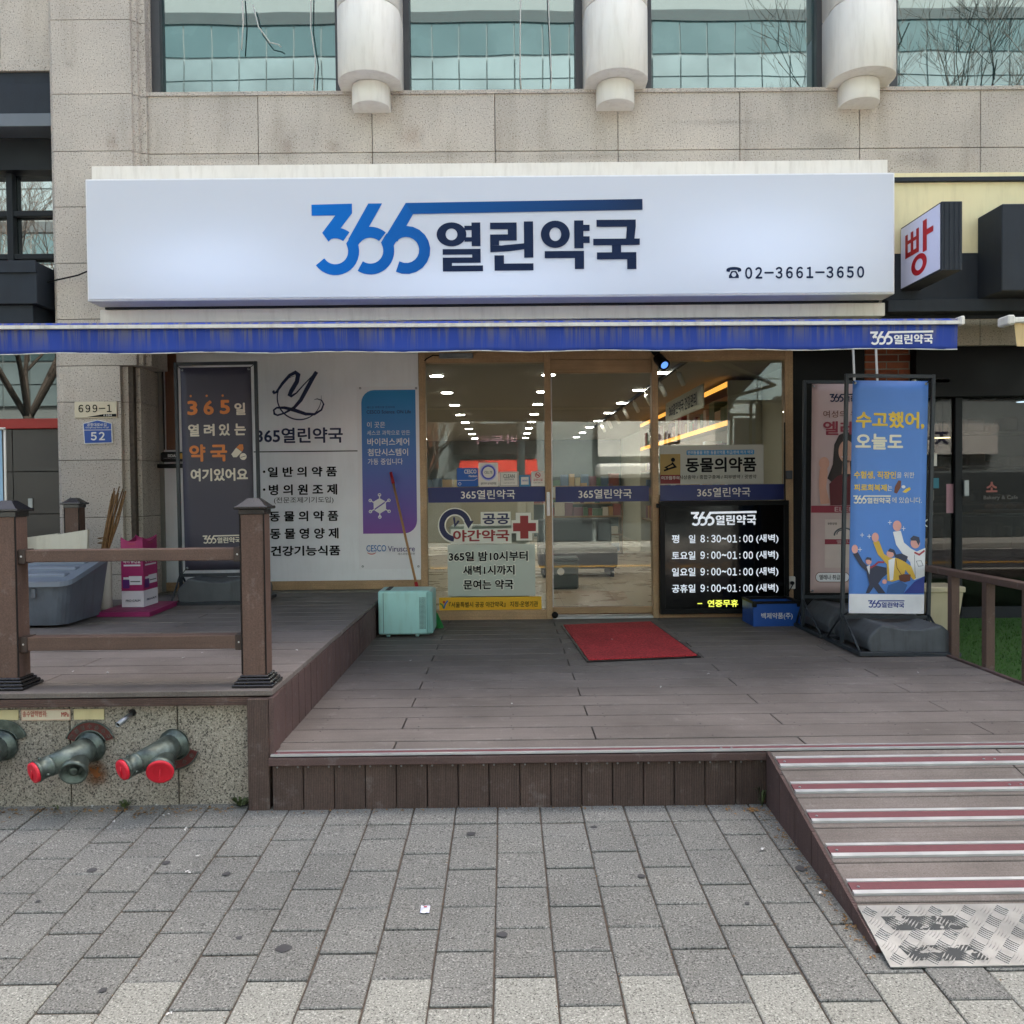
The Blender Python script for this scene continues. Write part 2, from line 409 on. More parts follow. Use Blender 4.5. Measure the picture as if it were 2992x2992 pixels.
m_bed = M('dark_filler', S('#1f1b19'), .95, var=.1)
m_post = grained('railing_board', S('#614d44'), 'Z', .1, .66, .05)
m_rail = grained('railing_beam', S('#5f4c43'), 'X', .1, .66, .05)

# ------------------------------------------------------------------ ground
g = MB(); X0, X1 = -40, 40
g.add([(X0, -1.0, gz(-1)-.0085), (X1, -1.0, gz(-1)-.0085), (X1, 8.7, gz(8.7)-.0085), (X0, 8.7, gz(8.7)-.0085)], [(0, 1, 2, 3)])
walk = g.build('sidewalk', m_sand); tag(walk, 'grey concrete paver sidewalk', kind='structure')
TILT = math.atan(SL)
PW, PL = .1995, .3010
def joints(kind):
    """ends of the pavers of one column, from the deck towards the road"""
    j = [4.32, 4.037]
    y = 4.037 - (PL/2 if kind == 'A' else PL)
    while y > -1.1: j.append(y); y -= PL
    return j
field = MB(); npav = 0
for c in range(-42, 44):
    xa = -.0565 + c*PW
    kind = 'A' if (c % 2) else 'B'
    jj = joints(kind)
    for a, b in zip(jj, jj[1:]):
        gap = .0062
        cx, cy = xa+PW/2, (a+b)/2; d = (a-b)-.0105
        pale = 2.50 < cy < 2.83 and a-b > .2 and (cy < 2.68 or kind == 'B')
        pale = cy < 2.70 and cy > .4
        near = -3.0 < cx < 3.4 and cy > 2.05
        if near and -2.75 < cx < 1.75 + .1:
            o = piece('paver', (PW-gap, d, .05), .004, m_paver_lt if pale else m_paver, walk,
                      (cx+random.uniform(-.0012, .0012), cy+random.uniform(-.003, .003), gz(cy)-.025 + random.uniform(-.002, .002)), (TILT+random.uniform(-.004, .004), random.uniform(-.005, .005), random.uniform(-.007, .007)))
            npav += 1
        elif cy > -1 and -8 < cx < 8:
            z = gz(cy)
            field.box(cx-PW/2+gap/2, cy-d/2, z-.03, cx+PW/2-gap/2, cy+d/2, z-.0005)
field.build('paver_field', m_paver, walk, kind='stuff')
m_gum = M('trodden_gum', S('#454546'), .8, var=.2)
for (x, y), r in (((-1.711,3.615), .020), ((-1.147,3.568), .018), ((-1.798,3.360), .011), ((-0.779,3.013), .027), ((-1.294,2.788), .014), ((-0.173,3.918), .022), ((0.378,3.972), .016), ((1.174,3.548), .025), ((0.522,3.502), .016), ((-1.430,3.673), .018), ((-0.030,3.084), .02), ((-0.952,3.084), .012), ((0.882,3.276), .010)):
    k = MB(); pts = [(x+math.cos(t*.5236)*r*random.uniform(.8, 1.15), y+math.sin(t*.5236)*r*random.uniform(.75, 1.1)) for t in range(12)]
    k.add([(a, b, gz(b)+.0035) for a, b in pts], [tuple(range(12))]); k.build('gum_spot', m_gum, walk)
# road and far side of the street (what the shop windows mirror)
m_asph = M('asphalt', (.052, .052, .055), .85, var=.2, vs=3, bump=.3, bs=150)
m_kerb = granite('kerb_stone', S('#a5a39d'), S('#6c6a66'), S('#c4c2bc'), 60)
box('road', (-60, -9.0, -.4, 60, -1.2, -.17), m_asph)['kind'] = 'structure'
kb = tag(MB().box(-60, -1.2, -.4, 60, -1.0, -.03, .01).build('kerb', m_kerb), kind='structure')
m_yel = M('yellow_road_paint', S('#d09a2c'), .7, var=.2, vs=9); m_whp = M('white_road_paint', S('#d9d8d0'), .7, var=.15, vs=9)
for nm, y0, y1, mt in (('lane_line', -4.05, -3.93, m_yel), ('lane_line', -4.3, -4.18, m_yel), ('edge_line', -8.7, -8.55, m_whp), ('edge_line', -2.0, -1.85, m_whp)):
    k = MB().add([(-60, y0, -.166), (60, y0, -.166), (60, y1, -.166), (-60, y1, -.166)], [(0, 1, 2, 3)]).build(nm, mt); k['kind'] = 'structure'
box('far_sidewalk', (-60, -40, -.4, 60, -9.0, -.03), M('far_paving', S('#9b9a94'), .85, var=.1))['kind'] = 'structure'

# ------------------------------------------------------------------ the stone clad office building above the shops
bld = thing('office_building', 'granite clad office building with tinted windows and half round white columns', 'building', (0, 8.1, .3))
YS = 8.10
# core behind the cladding, in pieces so that the shop room stays open
core = MB()
core.box(-30, 8.42, 7.2, 40, 26, 16.6)
core.box(-4.0, 8.42, 3.25, 40, 8.6, 5.2); core.box(-30, 8.8, 3.25, -4.0, 8.95, 7.2)
core.box(-30, 8.6, 3.25, 40, 26, 3.5)
core.box(-30, 8.75, -.2, -4.6, 26, 3.25); core.box(9, 8.75, -.2, 40, 26, 3.25)
core.box(-30, 9.6, 3.5, 40, 9.7, 7.2)
core.build('wall', m_core, bld)
GAP = .006
def slab(x0, z0, x1, z1, y=YS, th=.05): 
    return piece('stone_panel', (round(x1-x0-GAP, 3), th, round(z1-z0-GAP, 3)), .003, m_gran, bld, ((x0+x1)/2, y+th/2, (z0+z1)/2))
ZS, ZJ = 5.252, 4.735
vx = [-3.19, (-2.198,4.921)[0], (-1.174,4.913)[0], (-0.068,4.904)[0], (1.041,4.895)[0], (2.142,4.886)[0], (3.226,4.878)[0], (4.321,4.869)[0]]
while vx[-1] < 12: vx.append(vx[-1]+1.115)
for a, b in zip(vx, vx[1:]):
    slab(a, ZJ, b, ZS); slab(a, ZJ-.9, b, ZJ); slab(a, 2.95, b, ZJ-.9)
    slab(a, 6.95, b, 7.6, 8.05); slab(a, 7.6, b, 8.9, 8.05)
MB().box(-3.19, 8.085, ZS-.004, 13, 8.3, ZS+.028).build('window_sill', m_gran, bld)
# the upper storeys continue: plain courses above the frame
for zz in range(9, 17):
    for i in range(-4, 12): slab(-3.19+i*1.4, zz-.1, -3.19+(i+1)*1.4, zz+.9, 8.05)
# left pilaster: moulded profile, one piece for each course
prof = [(-4.03, 8.45), (-4.03, 8.05), (-3.985, 8.0), (-3.29, 8.0), (-3.285, 8.03), (-3.245, 8.03), (-3.24, 8.07), (-3.185, 8.07), (-3.185, 8.45)]
pz = [(-3.544,5.880)[1], (-3.558,5.231)[1], (-3.569,4.729)[1], (-3.580,4.239)[1], (-3.591,3.742)[1], (-3.601,3.245)[1], (-3.610,2.830)[1], (-3.617,2.509)[1], (-3.629,1.989)[1], (-3.640,1.476)[1], (-3.651,0.962)[1], .5]
pz = [pz[0]+1.3, pz[0]+.65] + pz
for a, b in zip(pz, pz[1:]):
    pr = prof if b > 2.6 else [(-4.03, 8.45), (-4.03, 8.05), (-3.985, 8.0), (-3.44, 8.0), (-3.435, 8.05), (-3.39, 8.05), (-3.385, 8.12), (-3.31, 8.12), (-3.31, 8.60), (-4.03, 8.60)]
    k = MB().prism([(x, y, b+GAP/2) for x, y in pr], (0, 0, a-b-GAP)).build('stone_panel', m_gran, bld)
MB().box(-4.0, 8.06, .4, -3.35, 8.4, 7.3).build('pilaster_core', m_sand, bld)
# tinted windows with frames
def window(x0, x1, z0, z1, y):
    f = MB()
    for r in ((x0, x0+.075, z0, z1), (x1-.075, x1, z0, z1), (x0+.075, x1-.075, z1-.07, z1), (x0+.075, x1-.075, z0, z0+.02)):
        f.box(r[0], y-.07, r[2], r[1], y+.05, r[3])
    wf = f.build('window', m_frame, bld)
    MB().box(x0+.07, y, z0+.015, x1-.07, y+.012, z1-.06).build('pane', m_teal, wf)
ZW = ZS+.03
wx = [((-3.172,5.334)[0], (-1.434,5.320)[0]), ((-0.910,5.316)[0], (0.742,5.304)[0]), ((1.287,5.299)[0], (2.944,5.287)[0]), ((3.530,5.282)[0], (5.282,5.269)[0]), ((5.772,5.265)[0], (7.490,5.252)[0])]
for a, b in wx: window(a, b, ZW, 6.95, 8.25)
for (a, b), (c, d) in zip(wx, wx[1:]): MB().box(b+.002, 8.18, ZW, c-.002, 8.35, 6.95).build('pier', m_col, bld)
MB().box(-3.2, 8.16, ZW, wx[0][0]-.002, 8.4, 6.95).build('pier', m_gran, bld)
# half round columns that end in a smaller drum
def drum(cx, rx, ytip, yback, z0, z1, name, mat, par):
    n = 22; yc_ = ytip+rx
    pts = [(cx-rx, yback)] + [(cx-rx*math.cos(math.pi*i/n), yc_-rx*math.sin(math.pi*i/n)) for i in range(n+1)] + [(cx+rx, yback)]
    o = MB().prism([(x, y, z0) for x, y in pts], (0, 0, z1-z0), smooth=True).build(name, mat, par)
    o.modifiers.new('bevel', 'BEVEL').width = .006; o.modifiers['bevel'].limit_method = 'ANGLE'; o.modifiers['bevel'].angle_limit = rad(40)
    for p in o.data.polygons: p.use_smooth = abs(p.normal.z) < .5
    o.data.update(); return o
for cx in ((-1.167,5.177)[0], (1.010,5.160)[0], (3.190,5.144)[0], (5.373,5.127)[0]):
    c = drum(cx, .275, 7.67, 8.19, 5.272, 5.885, 'column', m_col, bld)
    drum(cx, .275, 7.67, 8.19, 5.893, 7.0, 'column_drum', m_col, c)
    drum(cx, .165, 7.84, 8.11, 5.085, 5.268, 'column_foot', m_col, c)
# cables hanging down in front of the windows
m_cable = M('pale_cable', S('#cfcdc4'), .5, var=.05)
def hang(pts, r=.006): 
    return MB().tube(pts, r, 6).build('hanging_cable', m_cable)
hang([(-2.35, 8.2, 6.2), (-2.34, 8.19, 5.95), (-2.36, 8.19, 5.7)]); 
for i, (lab, pts) in enumerate((
    ('short white cable with hooked end in the leftmost upper window', [(-2.25, 8.19, 6.1), (-2.2, 8.18, 5.9), (-2.1, 8.18, 5.76), (-2.02, 8.18, 5.74), (-2.0, 8.19, 5.72)]),
    ('white cable hanging at the right side of the leftmost upper window', [(-1.72, 8.19, 6.3), (-1.73, 8.19, 5.9), (-1.69, 8.19, 5.6), (-1.71, 8.19, 5.33)]),
    ('white cable hanging in the upper window above the blue numeral', [(.18, 8.19, 6.3), (.17, 8.19, 5.8), (.165, 8.19, 5.45), (.175, 8.19, 5.31)]),
    ('second white cable in the upper window above the blue numeral', [(.42, 8.19, 6.3), (.44, 8.19, 5.8), (.45, 8.19, 5.4), (.435, 8.19, 5.31)]))):
    tag(hang(pts, .0055), lab, 'cable', 'cables hanging before the upper windows')
tag(bpy.data.objects['hanging_cable'], 'short straight white cable near the left side of the leftmost upper window', 'cable', 'cables hanging before the upper windows')

# ------------------------------------------------------------------ decks
deck = thing('wooden_deck', 'low brown composite board deck in front of the glass doors', 'deck', (1, 6.3, .2))
ZD, ZU = .435, .735
MB().box(-1.13, 4.24, .12, 3.19, 8.62, ZD-.028).build('dark_filler', m_bed, deck)  # solid dark box added under the boards to stop light leaking through
def planks(par, x0, x1, rows, z, cuts, mat):
    for i, (ya, yb) in enumerate(rows):
        cs = [x0] + [c for c in cuts[i % 2] if x0+.05 < c < x1-.05] + [x1]
        for a, b in zip(cs, cs[1:]):
            piece('plank', (b-a-.007, yb-ya-.016, .026), .002, mat, par, ((a+b)/2, (ya+yb)/2, z-.013+random.uniform(-.0012, .0012)), (0, random.uniform(-.0006, .0006), 0))
rows = [(4.265, 4.41)]; y = 4.41
while y < 8.55: rows.append((y, min(y+.2325, 8.6))); y += .2325
planks(deck, -1.14, 3.2, rows, ZD, ([-.56, 1.44], [.434, 2.43]), m_deck)
# skirting of upright boards, with a rim board over it
x = -1.13; i = 0
while x < 1.22:
    b = min(x+.1475, 1.232)
    piece('skirt_board', (b-x-.0045, .02, .245), .002, m_skirt, deck, ((x+b)/2, 4.225, .16+.1225), (0, 0, 0))
    for q in (.025, -.025): MB().lathe([(.005, 0), (.004, .002)], ((x if q > 0 else b)+q, 4.2149, .372), (0, -1, 0), 8).build('screw', m_steel, deck)
    x = b
MB().box(-1.14, 4.188, .385, 1.232, 4.236, ZD-.012, .003).build('rim_board', m_edge, deck)
m_maroon = M('maroon_grip', S('#6e4448'), .8, var=.14, vs=60, bump=.3, bs=300)
def strip(par, x0, x1, y0, y1, z, slope=0., nm='nosing'):
    """metal tread strip with two bright ribs and a maroon insert, laid on a plane that rises with slope along y"""
    def q(y, up): return z+slope*(y-y0)+up
    def bar(ya, yb, h, mb):
        mb.add([(x0, ya, q(ya, 0)), (x1, ya, q(ya, 0)), (x1, yb, q(yb, 0)), (x0, yb, q(yb, 0)), (x0, ya, q(ya, h)), (x1, ya, q(ya, h)), (x1, yb, q(yb, h)), (x0, yb, q(yb, h))],
               [(0, 3, 2, 1), (4, 5, 6, 7), (0, 1, 5, 4), (1, 2, 6, 5), (2, 3, 7, 6), (3, 0, 4, 7)]); return mb
    w = y1-y0
    o = bar(y1-w*.18, y1, .009, bar(y0, y0+w*.24, .009, MB())).build(nm, m_alu, par)
    bar(y0+w*.24+.001, y1-w*.18-.001, .006, MB()).build('grip_insert', m_maroon, o)
    s = MB(); n = 0
    for xx in (x0+.03, (x0+x1)/2-.02, (x0+x1)/2+.03):
        yy = (y0+y1)/2; s.lathe([(.006, 0), (.006, .003), (.003, .0045)], (xx, yy, q(yy, .005)), n=8)
    s.build('screw', m_steel, o); return o
strip(deck, -1.13, 3.2, 4.19, 4.262, ZD-.005)
MB().box(3.2, 4.2, .14, 3.23, 8.6, ZD+.012, .003).build('edge_trim', m_edge, deck)
# screw heads and crumbs on the boards
s = MB()
for ya, yb in rows[1:]:
    for xx in [-.98+.5*k for k in range(9)]:
        for yy in (ya+.035, yb-.035):
            a = random.uniform(-.01, .01); s.lathe([(.0045, 0), (.0045, .0008)], (xx+a, yy+a/2, ZD+.0006), n=6, smooth=False)
s.build('screw_heads', m_black, deck, kind='stuff')

# ------------------------------------------------------------------ raised deck on the left
up = thing('raised_deck', 'higher brown board terrace on a granite plinth at the left', 'deck', (-2.6, 6.3, .2))
MB().box(-5.5, 4.36, .12, -1.19, 8.5, ZU-.03).build('dark_filler', m_bed, up)  # added dark box again, blocks light below the terrace boards
rows = [(4.236, 4.455), (4.455, 4.682), (4.682, 4.9)]; y = 4.9
while y < 8.3: rows.append((y, min(y+.2325, 8.42))); y += .2325
planks(up, -5.5, -1.128, rows, ZU, ([-3.4], [-2.35]), m_deck)
MB().box(-5.5, 4.245, .665, -1.24, 4.28, ZU-.032, .002).build('fascia_board', m_fascia, up)
y = 4.33
while y < 8.5:
    b = min(y+.1475, 8.52)
    piece('side_board', (.02, b-y-.015, ZU-.03-ZD), .002, m_skirt_y, up, (-1.138, (y+b)/2, (ZU-.03+ZD)/2)); y = b
MB().box(-1.245, 4.215, .15, -1.145, 4.30, .70, .003).build('corner_post', m_skirt, up)
MB().box(-1.143, 4.22, ZD-.03, -1.118, 4.33, ZU-.03, .002).build('corner_trim', m_edge, up)
# granite plinth under it
px_ = [-5.2, -4.32, -3.36, (-2.128,0.482)[0], (-1.607,0.476)[0], -1.247]
for a, b in zip(px_, px_[1:]): piece('plinth_stone', (b-a-.006, .05, .56), .003, m_gran_base, up, ((a+b)/2, 4.325, .385))
MB().box(-5.5, 4.352, .1, -1.2, 4.4, .66).build('plinth_core', m_bed, up)

# ------------------------------------------------------------------ access ramp
ramp = thing('access_ramp', 'board ramp with five metal tread strips and a checker plate foot', 'ramp', (2.2, 3.5, .13))
RK = .305/1.33
def rz(y): return .435+RK*(y-4.2)
RA = math.atan(RK); XR0, XR1 = 1.235, 3.2
edges = [4.185, 4.02, 3.80, 3.585, 3.365, 3.145, 3.075]
for a, b in zip(edges, edges[1:]):
    for c, d in ((XR0, 2.31), (2.31, XR1)):
        piece('plank', (d-c-.004, (a-b)/math.cos(RA)-.006, .024), .003, m_deck, ramp, ((c+d)/2, (a+b)/2, rz((a+b)/2)-.013), (RA, 0, 0))
for a, b in ((4.118, 4.035), (3.905, 3.825), (3.693, 3.612), (3.468, 3.388), (3.256, 3.175)):
    strip(ramp, XR0+.008, XR1-.01, b, a, rz(b)+.0005, RK, 'tread_strip')
# sides: upright boards cut to the slope
y = 4.2
while y > 2.95:
    b = max(y-.21, 2.93)
    MB().prism([(XR0-.012, y-.003, gz(y)-.005), (XR0-.012, b+.002, gz(b)-.005), (XR0-.012, b+.002, rz(b)-.006), (XR0-.012, y-.003, rz(y)-.006)], (.018, 0, 0)).build('side_board', m_skirt_y, ramp); y = b
MB().prism([(XR0+.01, 4.18, gz(4.2)-.02), (XR0+.01, 2.93, gz(2.93)-.02), (XR0+.01, 2.93, rz(2.93)-.03), (XR0+.01, 4.18, rz(4.18)-.03)], (XR1-XR0-.03, 0, 0)).build('ramp_bed', m_bed, ramp)
# checker plate: five-bar tread pattern as real bars
m_plate = M('checker_plate', S('#9fa1a0'), .38, metal=.6, var=.16, vs=9, dirt=.1)
pl = MB().prism([(XR0-.004, 3.118, rz(3.118)+.002), (XR0-.004, 2.845, gz(2.845)+.004), (XR0-.004, 2.845, gz(2.845)+.008), (XR0-.004, 3.118, rz(3.118)+.006)], (XR1-XR0, 0, 0)).build('checker_plate', m_plate, ramp)
PK = (rz(3.118)+.006-gz(2.845)-.008)/(3.118-2.845)
def pzz(y): return gz(2.845)+.008+PK*(y-2.845)
tr = MB()
for iy in range(5):
    for ix in range(34):
        cx, cy = XR0+.03+ix*.058, 2.872+iy*.054
        if cx > XR1-.02: continue
        dirn = 1 if (ix+iy) % 2 else -1
        for k in range(5):
            o = (k-2)*.0102; l = .021
            u = Vector((math.cos(rad(45)), dirn*math.sin(rad(45)), 0)); v = Vector((-u.y, u.x, 0)); c = Vector((cx, cy, 0))+v*o
            P = [c+u*l, c+v*.0021, c-u*l, c-v*.0021]
            if min(p.y for p in P) < 2.848 or max(p.y for p in P) > 3.114: continue
            n = len(tr.v); top = [(p.x*.9+c.x*.1, p.y*.9+c.y*.1, pzz(p.y)+.003) for p in P]
            tr.add([(p.x, p.y, pzz(p.y)) for p in P]+top, [(4, 5, 6, 7), (0, 1, 5, 4), (1, 2, 6, 5), (2, 3, 7, 6), (3, 0, 4, 7)])
tr.build('tread_bars', m_plate, pl, kind='stuff')
# worn black anti-slip paint: two broken patches
def worn(name):
    b = NB(name); p = b.p; p.inputs['Base Color'].default_value = L4(S('#3d4040')); p.inputs['Roughness'].default_value = .8
    mp = b.pos((.6, 1, 1)); n = b.noise(mp, 34, 3, .6)
    t = b.n('ShaderNodeBsdfTransparent'); mx = b.n('ShaderNodeMixShader')
    b.l(b.ramp(n, [(.44, 0), (.47, 1)]), mx.inputs[0]); b.l(t.outputs[0], mx.inputs[1]); b.l(p.outputs[0], mx.inputs[2]); b.l(mx.outputs[0], b.out.inputs[0]); return b.m
m_worn = worn('worn_black_paint')
for (xa, ya), (xb, yb) in (((1.311,3.063), (1.575,2.999)), ((1.314,2.931), (1.568,2.867))):
    ya = min(ya, 3.09); yb = max(yb, 2.86)
    MB().add([(xa, yb, pzz(yb)+.0012), (xb, yb, pzz(yb)+.0012), (xb-.03, ya, pzz(ya)+.0012), (xa-.02, ya, pzz(ya)+.0012)], [(0, 1, 2, 3)]).build('worn_paint', m_worn, pl)
sc_ = MB()
for k in range(9):
    for yy in (3.09, 2.98):
        xx = XR0+.04+k*.235; sc_.lathe([(.006, 0), (.005, .003)], (xx, yy, pzz(yy)), n=8)
sc_.build('screw', m_steel, pl)

# ------------------------------------------------------------------ main sign
m_sign = None
def sign_face():
    b = NB('backlit_sign_face'); p = b.p; p.inputs['Base Color'].default_value = (.54, .56, .60, 1); p.inputs['Roughness'].default_value = .35
    def spot(cx, cz, rx, rz):               # glow of a lamp cluster behind the sheet
        g_ = b.n('ShaderNodeNewGeometry'); mp = b.n('ShaderNodeMapping'); mp.inputs['Location'].default_value = (-cx/rx, 0, -cz/rz); mp.inputs['Scale'].default_value = (1/rx, 0, 1/rz)
        b.l(g_.outputs['Position'], mp.inputs[0]); q = b.n('ShaderNodeVectorMath', operation='LENGTH'); b.l(mp.outputs[0], q.inputs[0])
        o = b.n('ShaderNodeMapRange', interpolation_type='SMOOTHSTEP'); b.l(q.outputs['Value'], o.inputs[0])
        for i, v in enumerate((0, 1, 1, 0)): o.inputs[i+1].default_value = v
        return o.outputs[0]
    n = None
    for a in ((-2.5, 3.62, 1.5, .62), (2.2, 3.75, 1.7, .7), (-.2, 3.45, 2.2, .4)):
        k = b.n('ShaderNodeMath', operation='ADD'); b.l(spot(*a), k.inputs[0]); 
        if n is None: k.inputs[1].default_value = 0
        else: b.l(n, k.inputs[1])
        n = k.outputs[0]
    b.l(b.ramp(n, [(0, (.30, .33, .38)), (.5, (.5, .6, .78)), (1, (.85, 1.05, 1.45))]), p.inputs['Emission Color']); p.inputs['Emission Strength'].default_value = .05; b.m.cycles.emission_sampling = 'NONE'; return b.m
m_sign = sign_face()
m_trim = M('sign_trim', S('#e6e6e6'), .4, var=.05, dirt=.1)
sg = thing('shop_sign', 'wide backlit white pharmacy sign box above the awning', 'sign', (-.1, 7.6, 3.3))
SX0, SX1, SZ0, SZ1 = -3.535, 3.33, 3.318, 4.346
MB().box(SX0, 7.612, SZ0, SX1, 7.86, SZ1, .006).build('sign_box', m_trim, sg)
MB().box(SX0+.018, 7.600, SZ0+.016, SX1-.018, 7.610, SZ1-.018).build('sign_face', m_sign, sg)
m_strip = M('cream_flashing', S('#e9e3d6'), .5, var=.04, dirt=.16)
MB().box(-3.60, 7.88, 4.36, 3.385, 8.09, 4.552, .004).build('top_flashing', m_strip, sg)
MB().box(-3.55, 7.875, 3.185, 3.36, 8.09, 3.30, .004).build('bottom_flashing', m_strip, sg)
MB().box(-3.5, 7.862, 3.302, 3.3, 8.09, 4.358).build('sign_mount', m_dark, sg)
cB = wall_canvas((-0.2213,7.5970,3.8474,0.00150059,-0.00001299,-0.00001701,-0.00149002,763.5,1325), sg)
def grad(name, a, c, x0, x1):
    b = NB(name); g_ = b.n('ShaderNodeSeparateXYZ'); q = b.n('ShaderNodeNewGeometry'); b.l(q.outputs['Position'], g_.inputs[0])
    b.l(b.ramp(b.mapr(g_.outputs[0], x0, x1, 0, 1), [(0, a), (1, c)]), b.p.inputs['Base Color']); b.p.inputs['Roughness'].default_value = .6; b.p.inputs['Specular IOR Level'].default_value = .12; return b.m
m_grad = grad('blue_gradient_print', S('#0f6fc4'), S('#1d3a66'), -1.6, .6)
m_navy = M('navy_print', S('#1c2a45'), .6, var=.02, spec=.12)
LGM = (m_grad, grad('bar_gradient_print', S('#135a9e'), S('#22334f'), -.9, 1.2), m_navy)
cB.logo(-170, 1132, 1697, 1547, None, lay=1, mats=LGM)
cC = wall_canvas((2.4898,7.5970,3.5624,0.00150869,-0.00001339,-0.00000397,-0.00149604,650,1500), sg)
cC.text('０２－３６６１－３６５０', 357, 1505, 1030, 1572, m_navy, .03, lay=1, space=.7)
cC.shape([tess(ell(294, 1522, 42, 15, 180, 360)+[(336, 1532), (318, 1536), (314, 1524), (274, 1524), (270, 1536), (252, 1532)]),
          tess([(281, 1530), (307, 1530), (322, 1556), (322, 1570), (266, 1570), (266, 1556)], (ell(294, 1550, 13)[::-1],))], m_navy, 'telephone_symbol', lay=1)
# small cable from the sign to the pilaster
tag(MB().tube([(-3.53, 7.72, 3.62), (-3.75, 7.9, 3.61), (-4.05, 7.97, 3.57)], .007, 6).build('sign_cable', m_black), 'thin black cable from the pharmacy sign to the pilaster edge', 'cable')

# ------------------------------------------------------------------ awning
def awn_mat():
    b = NB('blue_awning_fabric'); p = b.p; p.inputs['Roughness'].default_value = .75
    n = b.noise(b.pos((12, 12, .3)), 2.2, 4, .7); n2 = b.noise(b.pos((2, 2, 1.2)), 1.5, 4)
    c = b.mul(S('#1c3c94'), b.ramp(n2, [(.3, (.8, .8, .85)), (.7, (1.15, 1.15, 1.15))]))
    sx = b.n('ShaderNodeSeparateXYZ'); gq = b.n('ShaderNodeNewGeometry'); b.l(gq.outputs['Position'], sx.inputs[0])
    hgt = b.mapr(sx.outputs[2], 2.58, 2.74, .05, 1)
    k = b.n('ShaderNodeMath', operation='MULTIPLY'); b.l(b.ramp(n, [(.46, 0), (.57, 1)]), k.inputs[0]); b.l(hgt, k.inputs[1])
    k2 = b.n('ShaderNodeMath', operation='MULTIPLY'); b.l(k.outputs[0], k2.inputs[0]); k2.inputs[1].default_value = .75
    b.l(b.mul(c, S('#6d6a68'), k2.outputs[0], 'MIX'), p.inputs['Base Color'])
    b.bump(b.noise(b.pos(), 400, 2), .2, .001); return b.m
m_awn = awn_mat(); m_rail_w = M('awning_rail_white', S('#d6d4cd'), .45, var=.08, vs=9, dirt=.3)
aw = thing('blue_awning', 'long blue fabric awning with rain streaked valance and white rail', 'awning', (-.3, 5.7, 2.55))
AX0, AX1 = -3.45, 2.9; YV = 5.7
def zt(x): return 2.767-.004*(x+3.2)
cl = MB(); n = 60
V = []; F_ = []
for i in range(n+1):
    x = AX0+(AX1-AX0)*i/n; t = zt(x)
    V += [(x, 8.05, 3.13), (x, 5.78, t+.012), (x, 5.712, t+.008), (x, 5.698, t-.012)]
for i in range(n):
    for k in range(3): F_.append((4*i+k, 4*i+4+k, 4*i+5+k, 4*i+1+k))
cl.add(V, F_, True); cl.build('canopy_cloth', m_awn, aw)
V = []; F_ = []; rws = 6
for i in range(n*2+1):
    x = AX0+.01+(2.888-AX0)*i/(n*2); t = zt(x)-.034; amp = .006
    for r in range(rws+1):
        f = r/rws; V.append((x, 5.70+amp*f*math.sin(x*9+2*math.sin(x*2.3))+.004*f*math.sin(x*31), t-.152*f-(.004*math.sin(x*7.3)*f)))
for i in range(n*2):
    for r in range(rws): a = i*(rws+1)+r; F_.append((a, a+1, a+rws+2, a+rws+1))
vl = MB().add(V, F_, True).build('valance', m_awn, aw)
vl.modifiers.new('thick', 'SOLIDIFY').thickness = .0015
MB().tube([(AX0+.01+(2.888-AX0)*i/80, 5.699+.006*math.sin((AX0+.01+(2.888-AX0)*i/80)*9+2*math.sin((AX0+.01+(2.888-AX0)*i/80)*2.3)), zt(AX0+.01+(2.888-AX0)*i/80)-.187-.004*math.sin((AX0+.01+(2.888-AX0)*i/80)*7.3)) for i in range(81)], .0035, 6).build('valance_hem', m_rail_w, aw)
rl = MB(); 
rl.prism([(AX0, 5.672, zt(AX0)-.034), (AX0, 5.73, zt(AX0)-.034), (AX0, 5.73, zt(AX0)-.010), (AX0, 5.672, zt(AX0)-.012)], (AX1-AX0, 0, zt(AX1)-zt(AX0))); rl.build('front_rail', m_rail_w, aw)
MB().box(AX1, 5.66, zt(AX1)-.04, AX1+.025, 5.80, zt(AX1)+.016, .006).build('end_cap', m_white, aw)
MB().box(AX0-.025, 5.66, zt(AX0)-.04, AX0, 5.80, zt(AX0)+.016, .006).build('end_cap', m_white, aw)
for x, s_ in ((-2.6, 1), (2.2, -1)):
    MB().tube([(x, 8.0, 3.0), (x-s_*.9, 6.95, 2.86)], .022, 8).tube([(x-s_*.9, 6.95, 2.86), (x-s_*.15, 5.76, 2.70)], .02, 8).build('folding_arm', m_white, aw)
MB().box(-3.4, 8.0, 3.05, 2.9, 8.09, 3.17, .01).build('cassette', m_white, aw)
cI = wall_canvas((2.5356,5.6920,2.6275,0.00124770,-0.00001171,0.00000029,-0.00123878,602.5,152.5), aw)
m_wprint = M('white_print', S('#e4e4e2'), .55, var=.04)
cI.logo(440, 117, 762, 188, m_wprint, lay=1)
# crank rods of the awning
for x, z0, lab in ((3.02, 1.4, 'left'), (3.22, 1.4, 'right')):
    tag(MB().tube([(x, 7.75, 3.05), (x+.05, 7.72, z0+.1)], .011, 8).tube([(x+.05, 7.72, z0+.1), (x+.05, 7.66, z0), (x+.05, 7.6, z0)], .009, 8).build('crank_rod', m_white), 'thin white awning crank rod hanging before the bricks, the %s one' % lab, 'crank rod', 'awning crank rods')

